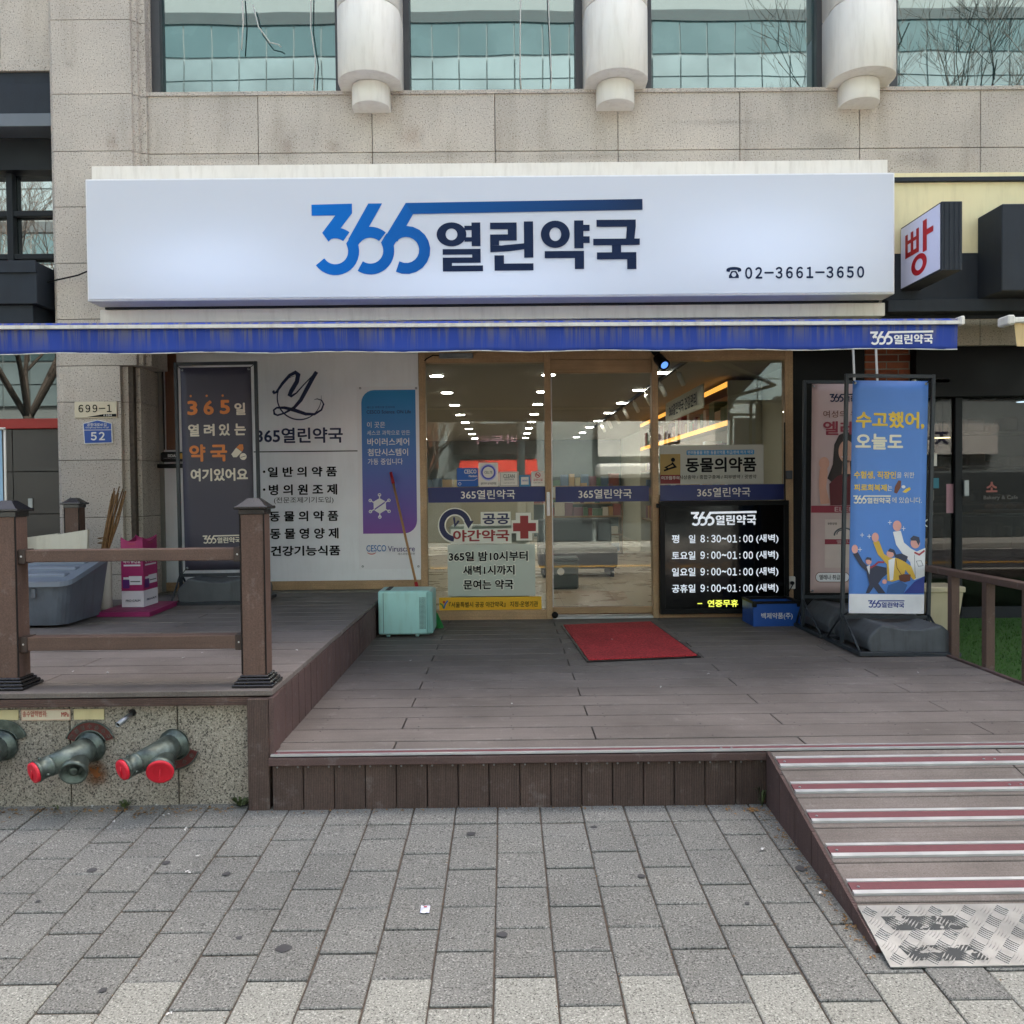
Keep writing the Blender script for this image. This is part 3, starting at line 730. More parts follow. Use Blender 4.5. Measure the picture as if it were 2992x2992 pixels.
# ------------------------------------------------------------------ shop front
m_wood = grained('timber_look_frame', S('#bb9c78'), 'Z', .1, .5, .03)
m_wood_x = grained('timber_look_rail', S('#b39471'), 'X', .1, .5, .03)
YF = 8.60
sf = thing('glass_shop_front', 'timber framed glass shop front with sliding door in the middle', 'shop front', (.95, YF, ZD))
def st(x0, x1, z0, z1, y0=YF-.05, y1=YF+.06, m=None, nm='frame_post'): return MB().box(x0, y0, z0, x1, y1, z1, .004).build(nm, m or m_wood, sf)
FX = (-.83, -.765, .375, .435, 1.405, 1.465, 2.685, 2.762)
zb, ztp = .425, 3.05
for a, b in zip(FX[::2], FX[1::2]): st(a, b, zb, ztp)
for a, b in ((FX[1], FX[2]), (FX[5], FX[6])):
    st(a+.001, b-.001, zb, zb+.10, m=m_wood_x, nm='bottom_rail'); st(a+.001, b-.001, 2.905, ztp, m=m_wood_x, nm='head_rail')
st(FX[3]+.001, FX[4]-.001, 2.925, ztp, m=m_wood_x, nm='head_rail')
st(FX[3]+.001, FX[4]-.001, 2.80, 2.923, YF-.035, YF+.05, m_wood_x, 'door_header')
st(FX[3]+.001, FX[4]-.001, zb, zb+.035, YF-.06, YF+.06, m_alu, 'threshold')
st(FX[3]+.001, FX[4]-.001, zb+.05, zb+.115, YF+.0, YF+.05, m_wood_x, 'door_bottom_rail')
for nm, a, b, z0, z1, yy in (('window_pane', FX[1], FX[2], zb+.1, 2.905, YF), ('door_pane', FX[3], FX[4], zb+.115, 2.80, YF+.025), ('window_pane', FX[5], FX[6], zb+.1, 2.905, YF)):
    MB().box(a+.001, yy, z0+.001, b-.001, yy+.008, z1-.001).build(nm, m_glass, sf)
MB().box(FX[3]+.001, YF+.01, zb+.115, FX[3]+.014, YF+.045, 2.80).build('door_stile', m_alu, sf)
MB().lathe([(.032, 0), (.032, .012), (.012, .02)], (FX[3]+.02, YF-.06, zb+.05), (0, -1, 0), 16).build('door_stop', m_black, sf)
MB().box(.385, YF-.062, 1.43, .42, YF-.051, 1.66, .004).build('door_plate', m_alu, sf)
cG = wall_canvas((-0.1917,8.5940,1.7262,0.00153841,-0.00001606,-0.00001718,-0.00153801,475,900), sf)
m_band = M('navy_band_film', S('#27346c'), .4, var=.03)
m_cream = M('cream_print', S('#ebe9e0'), .5, var=.03)
cG.rect(110, 908, 856, 1003, m_band, 'window_band'); cG.text('365열린약국', 315, 926, 655, 984, m_cream, .012)
cG2 = wall_canvas((0.9290,8.6190,1.6351,0.00154578,-0.00001622,-0.00001235,-0.00154449,1201.5,951.5), sf)
cG2.rect(908, 903, 1494, 1000, m_band, 'window_band'); cG2.text('365열린약국', 1052, 921, 1386, 980, m_cream, .012)
cH = wall_canvas((2.0934,8.5940,1.6407,0.00154389,-0.00001618,-0.00000722,-0.00154124,670,940), sf)
cH.rect(276, 893, 1064, 992, m_band, 'window_band'); cH.text('365열린약국', 508, 911, 842, 970, m_cream, .012)
# sticker: public night pharmacy
m_halo = M('pale_sticker', S('#e6e7da'), .5, var=.04); m_navy2 = M('deep_navy_print', S('#2b3157'), .5, var=.03); m_redp = M('brick_red_print', S('#9a3536'), .5, var=.03)
m_inkb = M('black_print', S('#121315'), .6, var=.02, spec=.15)
st_ = lambda *a: strokepoly(*a)
cG.rect(232, 1268, 782, 1594, M('pale_standin_sheet', S('#c6cdc2'), .6, var=.05, spec=.2), 'pale_standin_sheet', lay=.4)  # opaque sheet added on the glass in place of the pale panel behind
cG.shape([ring(278, 1148, 108, 58, 112, 62), tess(R4(250, 1170, 632, 1262)), tess(R4(440, 1064, 628, 1150)), tess([(660, 1072), (755, 1072), (755, 1118), (800, 1118), (800, 1200), (762, 1200), (762, 1246), (662, 1246), (662, 1200), (632, 1200), (632, 1118), (660, 1118)])], m_halo, 'sticker_ground', lay=1)
cG.shape([st_(ell(278, 1148, 83, 86, 95, 345, 30), 34), tess([(335, 1120), (396, 1122), (362, 1170)]), st_([(272, 1098), (278, 1150), (302, 1120)], 13)], m_navy2, 'clock_arrow', lay=2)
cG.text('공공', 450, 1074, 620, 1142, m_navy2, .03); cG.text('야간약국', 265, 1176, 620, 1250, m_redp, .03)
cG.shape([tess([(687, 1088), (738, 1088), (738, 1134), (786, 1134), (786, 1186), (738, 1186), (738, 1232), (687, 1232), (687, 1186), (642, 1186), (642, 1134), (687, 1134)])], m_redp, 'red_cross', lay=2)
for body, r in (('365일 밤10시부터', (238, 1312, 735, 1374)), ('새벽1시까지', (328, 1400, 652, 1460)), ('문여는 약국', (330, 1490, 645, 1552))):
    cG.text(body, r[0]-7, r[1]-7, r[2]+7, r[3]+7, m_halo, .075, lay=1, name='lettering_halo'); cG.text(body, *r, m_inkb, .028, lay=3)
cG.rect(178, 1600, 822, 1690, M('yellow_strip_film', S('#ecb62a'), .5, var=.03), 'yellow_strip')
cG.text('『서울특별시 공공 야간약국』 지정·운영기관', 240, 1628, 800, 1664, m_inkb, .012)
cG.shape([tess(ell(208, 1632, 8)), ], M('emblem_red', S('#c4402f'), .5), 'city_emblem'); cG.shape([strokepoly([(182, 1640), (198, 1650), (206, 1672)], 9)], M('emblem_green', S('#4d8f4a'), .5), 'city_emblem'); cG.shape([strokepoly([(232, 1622), (216, 1645), (206, 1674)], 10)], M('emblem_blue', S('#3d6fb5'), .5), 'city_emblem')
# small stickers over the band
m_blue = M('card_blue', S('#1c5fb3'), .45, var=.03); m_card = M('card_cream', S('#e9e4da'), .5, var=.03)
cG.shape([tess(rrect(290, 788, 422, 905, 10))], m_blue, 'blue_sticker', lay=1); cG.text('CESCO', 336, 798, 412, 824, m_cream, .02); cG.text('Members', 365, 832, 418, 846, m_cream, .01)
cG.shape([st_([(292, 866), (400, 866), (420, 852)], 2)], m_cream, 'sticker_line'); cG.shape([ring(308, 888, 9, 7, n=20)], m_cream, 'sticker_mark')
cG.shape([tess(rrect(425, 755, 549, 906, 8))], m_card, 'cream_sticker', lay=1.3); cG.shape([ring(487, 816, 52, 44)], M('lilac_print', S('#b9bdea'), .5), 'ring_print', lay=2); cG.shape([ring(487, 816, 45, 35)], M('violet_print', S('#4c52b8'), .5), 'ring_print', lay=2.4); cG.text('CELLTE', 463, 808, 512, 824, m_inkb, 0, lay=2.5); cG.text('셀티아이 공식판매점', 440, 878, 536, 893, m_inkb, .01)
cG.rect(558, 812, 676, 905, m_card, 'cream_sticker'); cG.shape([strokepoly([(563, 817), (671, 817), (671, 900), (563, 900)], 2, True)], m_inkb, 'sticker_line', lay=1.6); cG.text('CLEAN', 581, 828, 652, 852, M('green_print', S('#2f4a2f'), .5), .01); cG.text('클린조제약국', 588, 855, 648, 867, m_inkb, 0); cG.text('서울특별시약사회', 580, 880, 655, 886, m_inkb, 0)
cG.rect(681, 833, 750, 905, M('teal_sticker_film', S('#3d83ad'), .5), 'teal_sticker'); cG.rect(692, 845, 740, 893, m_card, 'sticker_inset', lay=1.6); cG.text('제로페이', 700, 862, 734, 874, m_blue, .01)
cG.rect(756, 810, 839, 902, m_card, 'cream_sticker'); cG.shape([ring(797, 833, 17, 13), strokepoly([(787, 823), (807, 843)], 4), tess(R4(788, 830, 806, 836))], M('signal_red', S('#c22f2c'), .5), 'no_smoking_symbol'); cG.text('금연시설', 770, 855, 826, 870, M('signal_red', S('#c22f2c')), .012); cG.text('이 건물은 금연입니다', 766, 878, 828, 884, m_inkb, 0)
# right pane: animal medicine sheet and slip warning
m_sheet = M('pale_sheet', S('#b9baae'), .6, var=.05)
cH.rect(276, 645, 925, 890, m_sheet, 'paper_sheet'); cH.shape([tess(rrect(442, 676, 866, 706, 8))], M('sky_print', S('#3f8fc4'), .5), 'sheet_ribbon')
cH.text('반려동물을 위한 동물의약품 취급/판매 허가 약국', 450, 680, 858, 702, m_cream, 0, lay=3)
cH.text('동물의약품', 436, 722, 880, 815, m_inkb, .03); cH.text('심장사상충약 / 종합구충제 / 피부병약 / 귓병약', 345, 832, 880, 858, m_inkb, .008)
cH.rect(277, 702, 403, 832, M('ochre_print', S('#a58a4c'), .5), 'warning_sheet', lay=3); cH.rect(277, 832, 403, 888, M('wine_print', S('#7a2428'), .5), 'warning_strip', lay=3); cH.text('미끄럼주의', 285, 840, 396, 862, m_cream, .01, lay=4)
cH.shape([tess(ell(357, 738, 13)), strokepoly([(350, 755), (372, 782), (345, 790)], 12), strokepoly([(350, 765), (310, 785), (325, 792)], 9), strokepoly([(345, 790), (300, 805)], 11)], m_inkb, 'falling_figure_symbol', lay=4)
# black lit opening hours board
m_boardface = M('glossy_black_board', S('#08090a'), .06, var=0, spec=.55); m_boardface.node_tree.nodes['Principled BSDF'].inputs['Roughness'].default_value = .06
hb = thing('opening_hours_board', 'black light board with white opening hours before the right pane', 'sign', (2.1, 8.5, .55))
r0 = (1.464,0.479,2.695,1.557)
MB().box(r0[0], 8.51, r0[1], r0[2], 8.545, r0[3]).build('board_back', m_black, hb)
fr = MB(); t = .045
for q in ((r0[0], r0[1], r0[2], r0[1]+t), (r0[0], r0[3]-t, r0[2], r0[3]), (r0[0], r0[1]+t, r0[0]+t, r0[3]-t), (r0[2]-t, r0[1]+t, r0[2], r0[3]-t)): fr.box(q[0], 8.47, q[1], q[2], 8.51, q[3], .003)
fr.build('board_frame', m_black, hb)
MB().box(r0[0]+t, 8.494, r0[1]+t, r0[2]-t, 8.5095, r0[3]-t).build('board_face', m_boardface, hb)
cb = wall_canvas((2.0733,8.4920,1.0232,0.00152828,-0.00001673,-0.00000713,-0.00152837,675,1345), hb)
m_led = lit('lit_white_lettering', (.86, .92, 1), .11, False); m_ledy = lit('lit_yellow_lettering', (.85, .9, .12), .2, False)
cb.logo(470, 1060, 880, 1150, m_led)
for i, (a, b) in enumerate((('평', '８:３０~０１:００'), ('토요일', '９:００~０１:００'), ('일요일', '９:００~０１:００'), ('공휴일', '９:００~０１:００'))):
    y = 1206+103.5*i; cb.text(a, 350, y+2, 497 if i else 396, y+54, m_led, .016); 
    for j, ch in enumerate(b):
        xa = 527+33.5*j
        if ch == ':': cb.text(ch, xa+11, y+14, xa+18, y+46, m_led, .02)
        elif ch == '~': cb.text(ch, xa+1, y+18, xa+31, y+32, m_led, .03)
        else: cb.text(ch, xa+2, y+2, xa+30, y+50, m_led, .022)
    cb.text('(새벽)', 878, y-2, 1018, y+55, m_led, .016)
cb.text('일', 456, 1208, 497, 1260, m_led, .016)
cb.text('-', 510, 1636, 540, 1642, m_ledy, .02); cb.text('연중무휴', 573, 1615, 765, 1660, m_ledy, .03); cb.text('-', 800, 1636, 830, 1642, m_ledy, .02)
MB().box(r0[0]-.03, 8.48, r0[3]-.06, r0[0], 8.52, r0[3]-.02).build('hinge', m_black, hb)

# white film wall with the shop's services
pw = thing('service_panel', 'white window panel listing the pharmacy services in black lettering', 'panel', (-1.9, 8.55, ZU))
m_panel = M('white_panel_film', S('#edeef1'), .5, var=.04, dirt=.05)
rp = (-3.184,0.828,-0.808,3.015)
PX0 = rp[0]-.15; PX1 = -.833
MB().box(PX0, 8.56, rp[1], PX1, 8.60, 3.1).build('panel_sheet', m_panel, pw)
MB().box(PX0, 8.545, rp[1]-.085, PX1, 8.6, rp[1]-.001, .003).build('bottom_rail', m_wood_x, pw)
MB().box(-3.3, 8.40, .70, -.84, 8.62, rp[1]-.087).build('kerb_step', M('worn_step', S('#7d776c'), .9, var=.25, vs=8), pw)
cE = wall_canvas((-1.6032,8.5595,1.9073,0.00135850,-0.00001401,-0.00002065,-0.00135887,1185,890), pw)
navyY = M('emblem_navy', S('#222c4e'), .45, var=.02)
cE.shape([strokepoly(ell(905, 392, 155, 155, -5, 262, 50), [2+8*abs(math.sin(i/50*3.1)) for i in range(51)]),
          strokepoly([(730, 340), (722, 350), (728, 358), (745, 352), (790, 290), (840, 235), (880, 215), (900, 232), (890, 280), (850, 345), (838, 372), (850, 382), (885, 360), (940, 300), (1000, 240), (1020, 215)], [10, 14, 16, 14, 20, 22, 24, 30, 30, 30, 26, 16, 10, 8, 8, 14]),
          strokepoly([(1030, 212), (1005, 250), (960, 330), (915, 410), (870, 460), (800, 500), (750, 515), (728, 505), (724, 478), (745, 462), (800, 462), (870, 480), (950, 508), (1010, 510), (1060, 480), (1076, 440), (1062, 412), (1030, 402), (1010, 408)], [26, 28, 28, 26, 20, 12, 12, 14, 12, 12, 20, 26, 22, 16, 12, 10, 8, 6, 3])], navyY, 'script_emblem')
cE.text('365열린약국', 600, 603, 1212, 712, navyY, .022)
cE.rect(583, 767, 1322, 774, m_inkb, 'rule_line', lay=2)
for body, r in (('일 반 의 약 품', (683, 878, 1170, 950)), ('병 의 원 조 제', (690, 1002, 1172, 1078)), ('동 물 의 약 품', (693, 1190, 1180, 1264)), ('동 물 영 양 제', (697, 1312, 1182, 1388)), ('건강기능식품', (703, 1436, 1194, 1508))):
    cE.text(body, *r, m_inkb, .028)
    yy = (r[1]+r[3])/2; cE.shape([tess(ell(657, yy, 9, n=14))], m_inkb, 'bullet')
cE.text('(전문조제기기도입)', 726, 1092, 1146, 1140, m_inkb, 0)
# framed poster on that panel
po = thing('virus_care_poster', 'tall blue to purple poster in a clear sleeve on the white panel', 'poster', (-1.0, 8.55, .95))
rr = (-1.423,0.935,-0.815,2.685)
MB().box(rr[0], 8.552, rr[1], rr[2], 8.557, rr[3]).build('poster_sheet', M('poster_white', S('#e8e7ea'), .35, var=.03), po)
def pgrad():
    b = NB('poster_gradient'); s_ = b.n('ShaderNodeSeparateXYZ'); q = b.n('ShaderNodeNewGeometry'); b.l(q.outputs['Position'], s_.inputs[0])
    b.l(b.ramp(b.mapr(s_.outputs[2], rr[1]+.3, rr[3]-.05, 0, 1), [(0, S('#7b3f97')), (.28, S('#5a56a8')), (.65, S('#3a74b8')), (1, S('#1c86c0'))]), b.p.inputs['Base Color']); b.p.inputs['Roughness'].default_value = .4; return b.m
cP = wall_canvas((-1.1189,8.5515,1.8124,0.00135855,-0.00001410,-0.00001878,-0.00135880,1541.5,956), po)
cP.shape([tess(rrect(1348, 338, 1730, 1350, 90, '1010'))], pgrad(), 'poster_colour_field', lay=1)
cP.text('CESCO Science. ON Life', 1380, 480, 1692, 504, navyY, .012); cP.text('세스코 과학으로 온라이프', 1380, 452, 1580, 468, navyY, 0)
for body, r, bo in (('이 곳은', (1383, 562, 1510, 604), 0), ('세스코 과학으로 만든', (1383, 622, 1686, 656), 0), ('바이러스케어', (1385, 676, 1680, 730), .014), ('첨단시스템이', (1387, 750, 1672, 802), .014), ('가동 중입니다', (1388, 820, 1635, 864), .005)): cP.text(body, *r, m_wprint, bo)
cx, cy = 1472, 1155
vs_ = [tess([(1428, 1125), (1472, 1100), (1512, 1122), (1430, 1178)]), tess([(1434, 1186), (1516, 1130), (1516, 1184), (1472, 1210)])]
for a in range(6):
    ax, ay = cx+math.cos(rad(30+60*a))*76, cy+math.sin(rad(30+60*a))*78
    vs_ += [strokepoly([(cx+math.cos(rad(30+60*a))*42, cy+math.sin(rad(30+60*a))*44), (ax, ay)], 7), ring(ax, ay, 12, 6, n=16)]
cP.shape(vs_, m_wprint, 'virus_symbol')
m_cesblue = M('logo_blue', S('#2a6fb0'), .4); cP.text('CESCO', 1378, 1432, 1518, 1478, m_cesblue, .01); cP.text('Viruscare', 1530, 1438, 1720, 1478, M('logo_violet', S('#4a3a78'), .4), .004)
cP.shape([strokepoly(ell(1415, 1478, 32, 18, 20, 160, 12), [2, 3, 4, 5, 6, 6, 6, 6, 6, 5, 4, 3, 2])], M('signal_red', S('#c22f2c')), 'logo_swoosh'); cP.text('세스코항균안전', 1600, 1486, 1720, 1502, m_inkb, 0)
for x, y in ((1334, 326), (1728, 326), (1352, 1583), (1746, 1583)): cP.shape([ring(x, y, 8, 3, n=14)], m_steel, 'eyelet')
# spot lamp, lamp tube, plug box at the shop front
sp = thing('spot_lamp', 'small black spot lamp with blue lens at the door head', 'lamp', (1.42, 8.45, 2.9))
a0 = Vector((1.42, 8.5, 3.0)); d0 = Vector((.06, -.16, -.12)).normalized()
MB().tube([a0, a0+d0*.06], .035, 14).build('bracket', m_black, sp)
MB().lathe([(.048, 0), (.052, .02), (.052, .13), (.056, .135), (.056, .15)], a0+d0*.05+Vector((.015, 0, -.05)), d0, 18).build('lamp_housing', m_black, sp)
MB().lathe([(.036, 0), (.03, .006)], a0+d0*.2+Vector((.015, 0, -.05)), d0, 18).build('lens', lit('blue_lens', (.12, .3, 1), .3, False), sp)
tb = thing('lamp_tube', 'tilted grey lamp tube under the awning over the left pane', 'lamp', (-.4, 8.4, 2.95))
MB().box(-.62, 8.40, 2.93, -.3, 8.46, 2.975, .008).build('tube_housing', m_steel, tb).rotation_euler = (0, 0, 0)
MB().tube([(-.62, 8.43, 2.955), (-.68, 8.43, 2.96), (-.74, 8.44, 2.93), (-.76, 8.44, 2.91)], .006, 6).build('wire', m_black, tb)

# ------------------------------------------------------------------ railings
def post(par, x, y, z0, z1, w=.116, base=True):
    h = w/2
    o = MB().box(x-h, y-h, z0, x+h, y+h, z1, .006).build('post', m_post, par)
    for k in (-1, 1): MB().box(x+k*h-.003, y-h-.002, z0+.06, x+k*h+.003, y-h+.004, z1-.02).build('corner_groove', m_bed, o)
    c = MB(); q = h+.024
    c.box(x-q, y-q, z1-.004, x+q, y+q, z1+.012, .004)
    a, b = h+.012, h*.45
    c.add([(x-a, y-a, z1+.012), (x+a, y-a, z1+.012), (x+a, y+a, z1+.012), (x-a, y+a, z1+.012), (x-b, y-b, z1+.05), (x+b, y-b, z1+.05), (x+b, y+b, z1+.05), (x-b, y+b, z1+.05)], [(4, 5, 6, 7), (0, 1, 5, 4), (1, 2, 6, 5), (2, 3, 7, 6), (3, 0, 4, 7)])
    c.box(x-h-.005, y-h-.005, z1-.03, x+h+.005, y+h+.005, z1-.004, .002)
    c.build('post_cap', m_capb, o)
    if base:
        c = MB()
        for i, (e, t0, t1) in enumerate(((.042, 0, .016), (.032, .016, .03), (.02, .03, .044), (.01, .044, .056))): c.box(x-h-e, y-h-e, z0+t0, x+h+e, y+h+e, z0+t1, .004)
        c.build('post_foot', m_capb, o)
    return o
m_capb = M('black_gloss_cap', S('#1b1b1c'), .25, var=.1, spec=.5)
m_brkt = M('dark_bracket', S('#3a2f2a'), .5, var=.1)
rg = thing('terrace_railing', 'brown two rail railing with black capped posts along the terrace front', 'railing', (-1.85, 4.39, ZU))
for xx in (-2.445, -1.24): post(rg, xx, 4.39, ZU, 1.605)
for za, zb_ in ((1.352, 1.412), (.918, .985)):
    MB().box(-2.385, 4.352, za, -1.30, 4.425, zb_, .004).build('rail', m_rail, rg)
    for xx in (-2.386, -1.335):
        bo = MB().box(xx, 4.345, za-.006, xx+.036, 4.432, zb_+.004, .002).build('bracket', m_brkt, rg)
        MB().lathe([(.005, 0), (.004, .003)], (xx+.018, 4.345, (za+zb_)/2), (0, -1, 0), 8).build('screw', m_alu, bo)
rb = thing('rear_railing', 'brown railing post with black cap behind the grey bin', 'railing', (-3.9, 7.3, ZU))
post(rb, (-3.531,1.484)[0], 7.3, ZU, (-3.528,1.605)[1], .116, False)
MB().box(-6, 7.27, 1.20, (-3.592,1.484)[0], 7.33, 1.275, .004).build('rail', m_rail, rb)
rr_ = thing('side_railing', 'plain brown railing between the deck and the green turf', 'railing', (3.25, 5.8, ZD))
for yy in (6.47, 6.0, 5.53, 5.06): MB().box(3.232, yy-.03, .3, 3.292, yy+.03, 1.02, .003).build('post', m_post, rr_)
zr = (6.166,0.960)[1]
MB().box(3.222, 4.7, 1.02, 3.302, 7.0, 1.065, .004).build('rail', grained('rail_y', S('#5f4c43'), 'Y', .1, .66, .05), rr_)

# ------------------------------------------------------------------ address plates on the pilaster
cD = (-3.6559,7.9950,2.2669,0.00110528,-0.00001109,-0.00002413,-0.00110621,780,975)
ap = thing('address_plate', 'cream metal number plate reading 699-1 on the granite pilaster', 'plate', (-3.7, 7.99, 2.5))
r_ = (-3.846,2.366,-3.469,2.510)
MB().box(r_[0], 7.985, r_[1], r_[2], 7.999, r_[3], .002).build('plate', M('cream_plate', S('#c6bba3'), .4, metal=.2, var=.05), ap)
c_ = wall_canvas(cD, ap, -.011); c_.text('６９９－１', 638, 780, 905, 842, m_inkb, .012, lay=1, space=.62)
c_.shape([tess([(705, 878), (840, 857), (942, 856), (942, 878)])], m_inkb, 'plate_wedge', lay=1); c_.text('1104', 843, 859, 908, 873, m_cream, .02, lay=2)
bp = thing('road_name_plate', 'blue house shaped road name plate with number 52', 'plate', (-3.7, 7.99, 2.2))
m_rnb = M('plate_blue', S('#2a4f9c'), .35, var=.04); m_rnw = M('plate_white', S('#dcdcd6'), .4, var=.03)
c_ = wall_canvas(cD, bp, -.006)
def house(a): return [(672+a, 930+a*.6), (792, 900+a), (908-a, 930+a*.6), (910-a, 1092-a), (680+a, 1096-a)]
c_.shape([tess(house(0))], m_rnw, 'plate', lay=1, depth=.006); c_.shape([tess(house(7))], m_rnb, 'plate_field', lay=2)
c_.text('공항대로41길', 706, 928, 864, 955, m_rnw, .01, lay=3); c_.text('Gonghang-daero 41-gil', 695, 958, 880, 972, m_rnw, .006, lay=3); c_.rect(682, 982, 902, 986, m_rnw, 'plate_line', lay=3); c_.text('５２', 736, 1000, 850, 1068, m_rnw, .03, lay=3, space=.6)

# ------------------------------------------------------------------ banner stands
m_tank = M('grey_water_base', S('#52565a'), .6, var=.2, vs=8, dirt=.35, bump=.1, bs=60)
m_pole = M('stand_frame', S('#2f353a'), .45, var=.12)
def tank(par, x0, x1, y0, y1, z0, h):
    """water filled foot: chamfered sides, sunken strip across the top"""
    pr = [(x0+.015, z0), (x1-.015, z0), (x1, z0+h*.35), (x1-.01, z0+h*.55), (x1-.12, z0+h), ((x0+x1)/2+.05, z0+h*.82), ((x0+x1)/2-.05, z0+h*.82), (x0+.1, z0+h), (x0+.01, z0+h*.55), (x0, z0+h*.35)]
    o = MB().prism([(x, y0, z) for x, z in pr], (0, y1-y0, 0)).build('water_base', m_tank, par)
    md = o.modifiers.new('bevel', 'BEVEL'); md.width = .018; md.segments = 3; md.limit_method = 'ANGLE'; md.angle_limit = rad(25)
    return o
def stand(name, label, loc, rot, fx0, fx1, fz0, fz1, bx0, bx1, bz0, bz1, mat, by0, by1, group='banner stands', th=.11, tx=None):
    """local coordinates: x along the banner, y back, z up from the floor"""
    s = thing(name, label, 'banner stand', loc, group, rot)
    f = .014
    fr = MB().box(fx0-f, -f, .03, fx0+f, f, fz1, .003).box(fx1-f, -f, .03, fx1+f, f, fz1, .003)
    fr.box(fx0+f, -f+.001, fz1-2*f, fx1-f, f-.001, fz1-.001).box(fx0+f, -f+.001, fz0-f, fx1-f, f-.001, fz0+f); fr.build('frame', m_pole, s)
    b = MB(); w0, w1 = fx0-.02, fx1+.06
    b.box(w0, by0, .0, w1, by0+.035, .03, .003).box(w0, by1-.035, .0, w1, by1, .03, .003).box(w0, by0+.036, .001, w0+.035, by1-.036, .029).box(w1-.035, by0+.036, .001, w1, by1-.036, .029); b.build('foot_frame', m_pole, s)
    for x in (fx0, fx1): MB().tube([(x, by0+.05, .03), (x, 0, .26)], .009, 6).build('brace', m_pole, s); MB().tube([(x, by1-.05, .03), (x, 0, .26)], .009, 6).build('brace', m_pole, s)
    tank(s, fx0+.05, fx1+.045, by0+.03, by1-.05, .03, th)
    # banner sheet: slightly slack
    V = []; F = []; nx, nz = 10, 24
    for j in range(nz+1):
        for i in range(nx+1):
            u, v = i/nx, j/nz; sag = .0022*math.sin(math.pi*u)*math.sin(math.pi*v*3)+.004*math.sin(math.pi*u*1.0)*math.sin(math.pi*v)
            V.append((bx0+(bx1-bx0)*u, -.02-sag*0-.0*sag, bz0+(bz1-bz0)*v))
    for j in range(nz):
        for i in range(nx): a = j*(nx+1)+i; F.append((a, a+1, a+nx+2, a+nx+1))
    sh = MB().add(V, F, True).build('banner_sheet', mat, s); md = sh.modifiers.new('thick', 'SOLIDIFY'); md.thickness = .0015; md.offset = 1 if False else -1
    cd = MB(); ey = MB()
    for x, z, px2, pz2 in ((bx0+.018, bz1-.02, fx0+f, fz1-2*f), (bx1-.018, bz1-.02, fx1-f, fz1-2*f), (bx0+.018, bz0+.02, fx0+f, fz0+f), (bx1-.018, bz0+.02, fx1-f, fz0+f)):
        ey.lathe([(.011, 0), (.011, .003), (.006, .004)], (x, -.0215, z), (0, -1, 0), 12); cd.tube([(x, -.026, z), ((x+px2)/2, -.02, (z+pz2)/2), (px2, 0, pz2)], .003, 5)
    ey.build('eyelet', m_steel, sh); cd.build('tie_cord', m_black, s)
    return s, sh
def on_sheet(sh, g, bx0, bx1, bz0, bz1): return art(g[0], g[1], g[2], g[3], (bx0, -.0216, bz0), (bx1-bx0, 0, 0), (0, 0, bz1-bz0), sh, .0007)

# blue banner (right front)
m_bl = M('blue_banner_vinyl', S('#5585cf'), .45, var=.05, vs=3)
OB = (2.93, 6.85, ZD)
fb = (2.584,0.670,3.252,2.542); bb = (2.624,0.700,3.206,2.489)
lx = lambda v: v-OB[0]
lz = lambda v: v-ZD
s_bl, sh = stand('banner_stand', 'bright blue banner stand with cartoon office workers raising fists', OB, (0, rad(1.15), 0), lx(fb[0]), lx(fb[2]), lz(fb[1]), lz(fb[3]), lx(bb[0]), lx(bb[2]), lz(bb[1]), lz(bb[3]), m_bl, -.4, .36, th=.2)
K = on_sheet(sh, (342, 375, 728, 1565), lx(bb[0]), lx(bb[2]), lz(bb[1]), lz(bb[3]))
def dk(r):
    k = 24*((r[1]+r[3])/2-375)/1190; return (r[0]+k, r[1], r[2]+k, r[3])
def dp(pts): return [(x+24*(y-375)/1190, y) for x, y in pts]
m_yl = M('banner_yellow', S('#e0bf45'), .5, var=.03); m_ivory = M('banner_ivory', S('#e3dfcb'), .5, var=.03); m_skin = M('print_skin', S('#e0a69c'), .5, var=.03)
m_pdark = M('print_dark', S('#3b3f52'), .5, var=.03); m_pnavy = M('print_navy', S('#33428f'), .5); m_pblue = M('print_blue', S('#3f6298'), .5); m_pbrown = M('print_brown', S('#6f4436'), .5); m_pred = M('print_red', S('#a8404c'), .5); m_pwhite = M('print_white', S('#e6e6e8'), .5); m_pyel = M('print_yellow', S('#d9b24a'), .5)
K.text('수고했어,', *dk((357, 532, 707, 620)), m_yl, .035); K.text('오늘도', *dk((355, 645, 598, 726)), m_ivory, .035)
K.text('수험생, 직장인', *dk((347, 836, 562, 876)), m_yl, .03); K.text('을 위한', *dk((566, 840, 655, 870)), m_ivory, 0)
K.text('피로회복제', *dk((347, 903, 515, 938)), m_yl, .03); K.text('는', *dk((518, 905, 542, 936)), m_ivory, 0)
K.logo(*dk((343, 960, 534, 1003)), m_ivory); K.text('에 있습니다.', *dk((541, 968, 693, 998)), m_ivory, 0)
K.shape([tess(dp([(552, 945), (556, 915), (574, 882), (588, 884), (586, 918), (566, 950)]))], m_pbrown, 'printed_bottle'); K.shape([tess(dp(ell(600, 915, 10, 8)))], m_pwhite, 'printed_pill'); K.shape([tess(dp([(594, 942), (612, 946), (637, 928), (632, 916), (612, 926)]))], m_yl, 'printed_pill')
def P_(pts, m, lay=2): K.shape([tess(dp(pts))], m, 'printed_figure', lay=lay)
P_([(600, 1462), (655, 1402), (708, 1372), (704, 1460)], m_pnavy, 2)
P_([(546, 1146), (586, 1140), (602, 1200), (640, 1232), (668, 1246), (712, 1226), (708, 1372), (655, 1392), (634, 1300), (598, 1262), (562, 1212)], m_pwhite, 3)
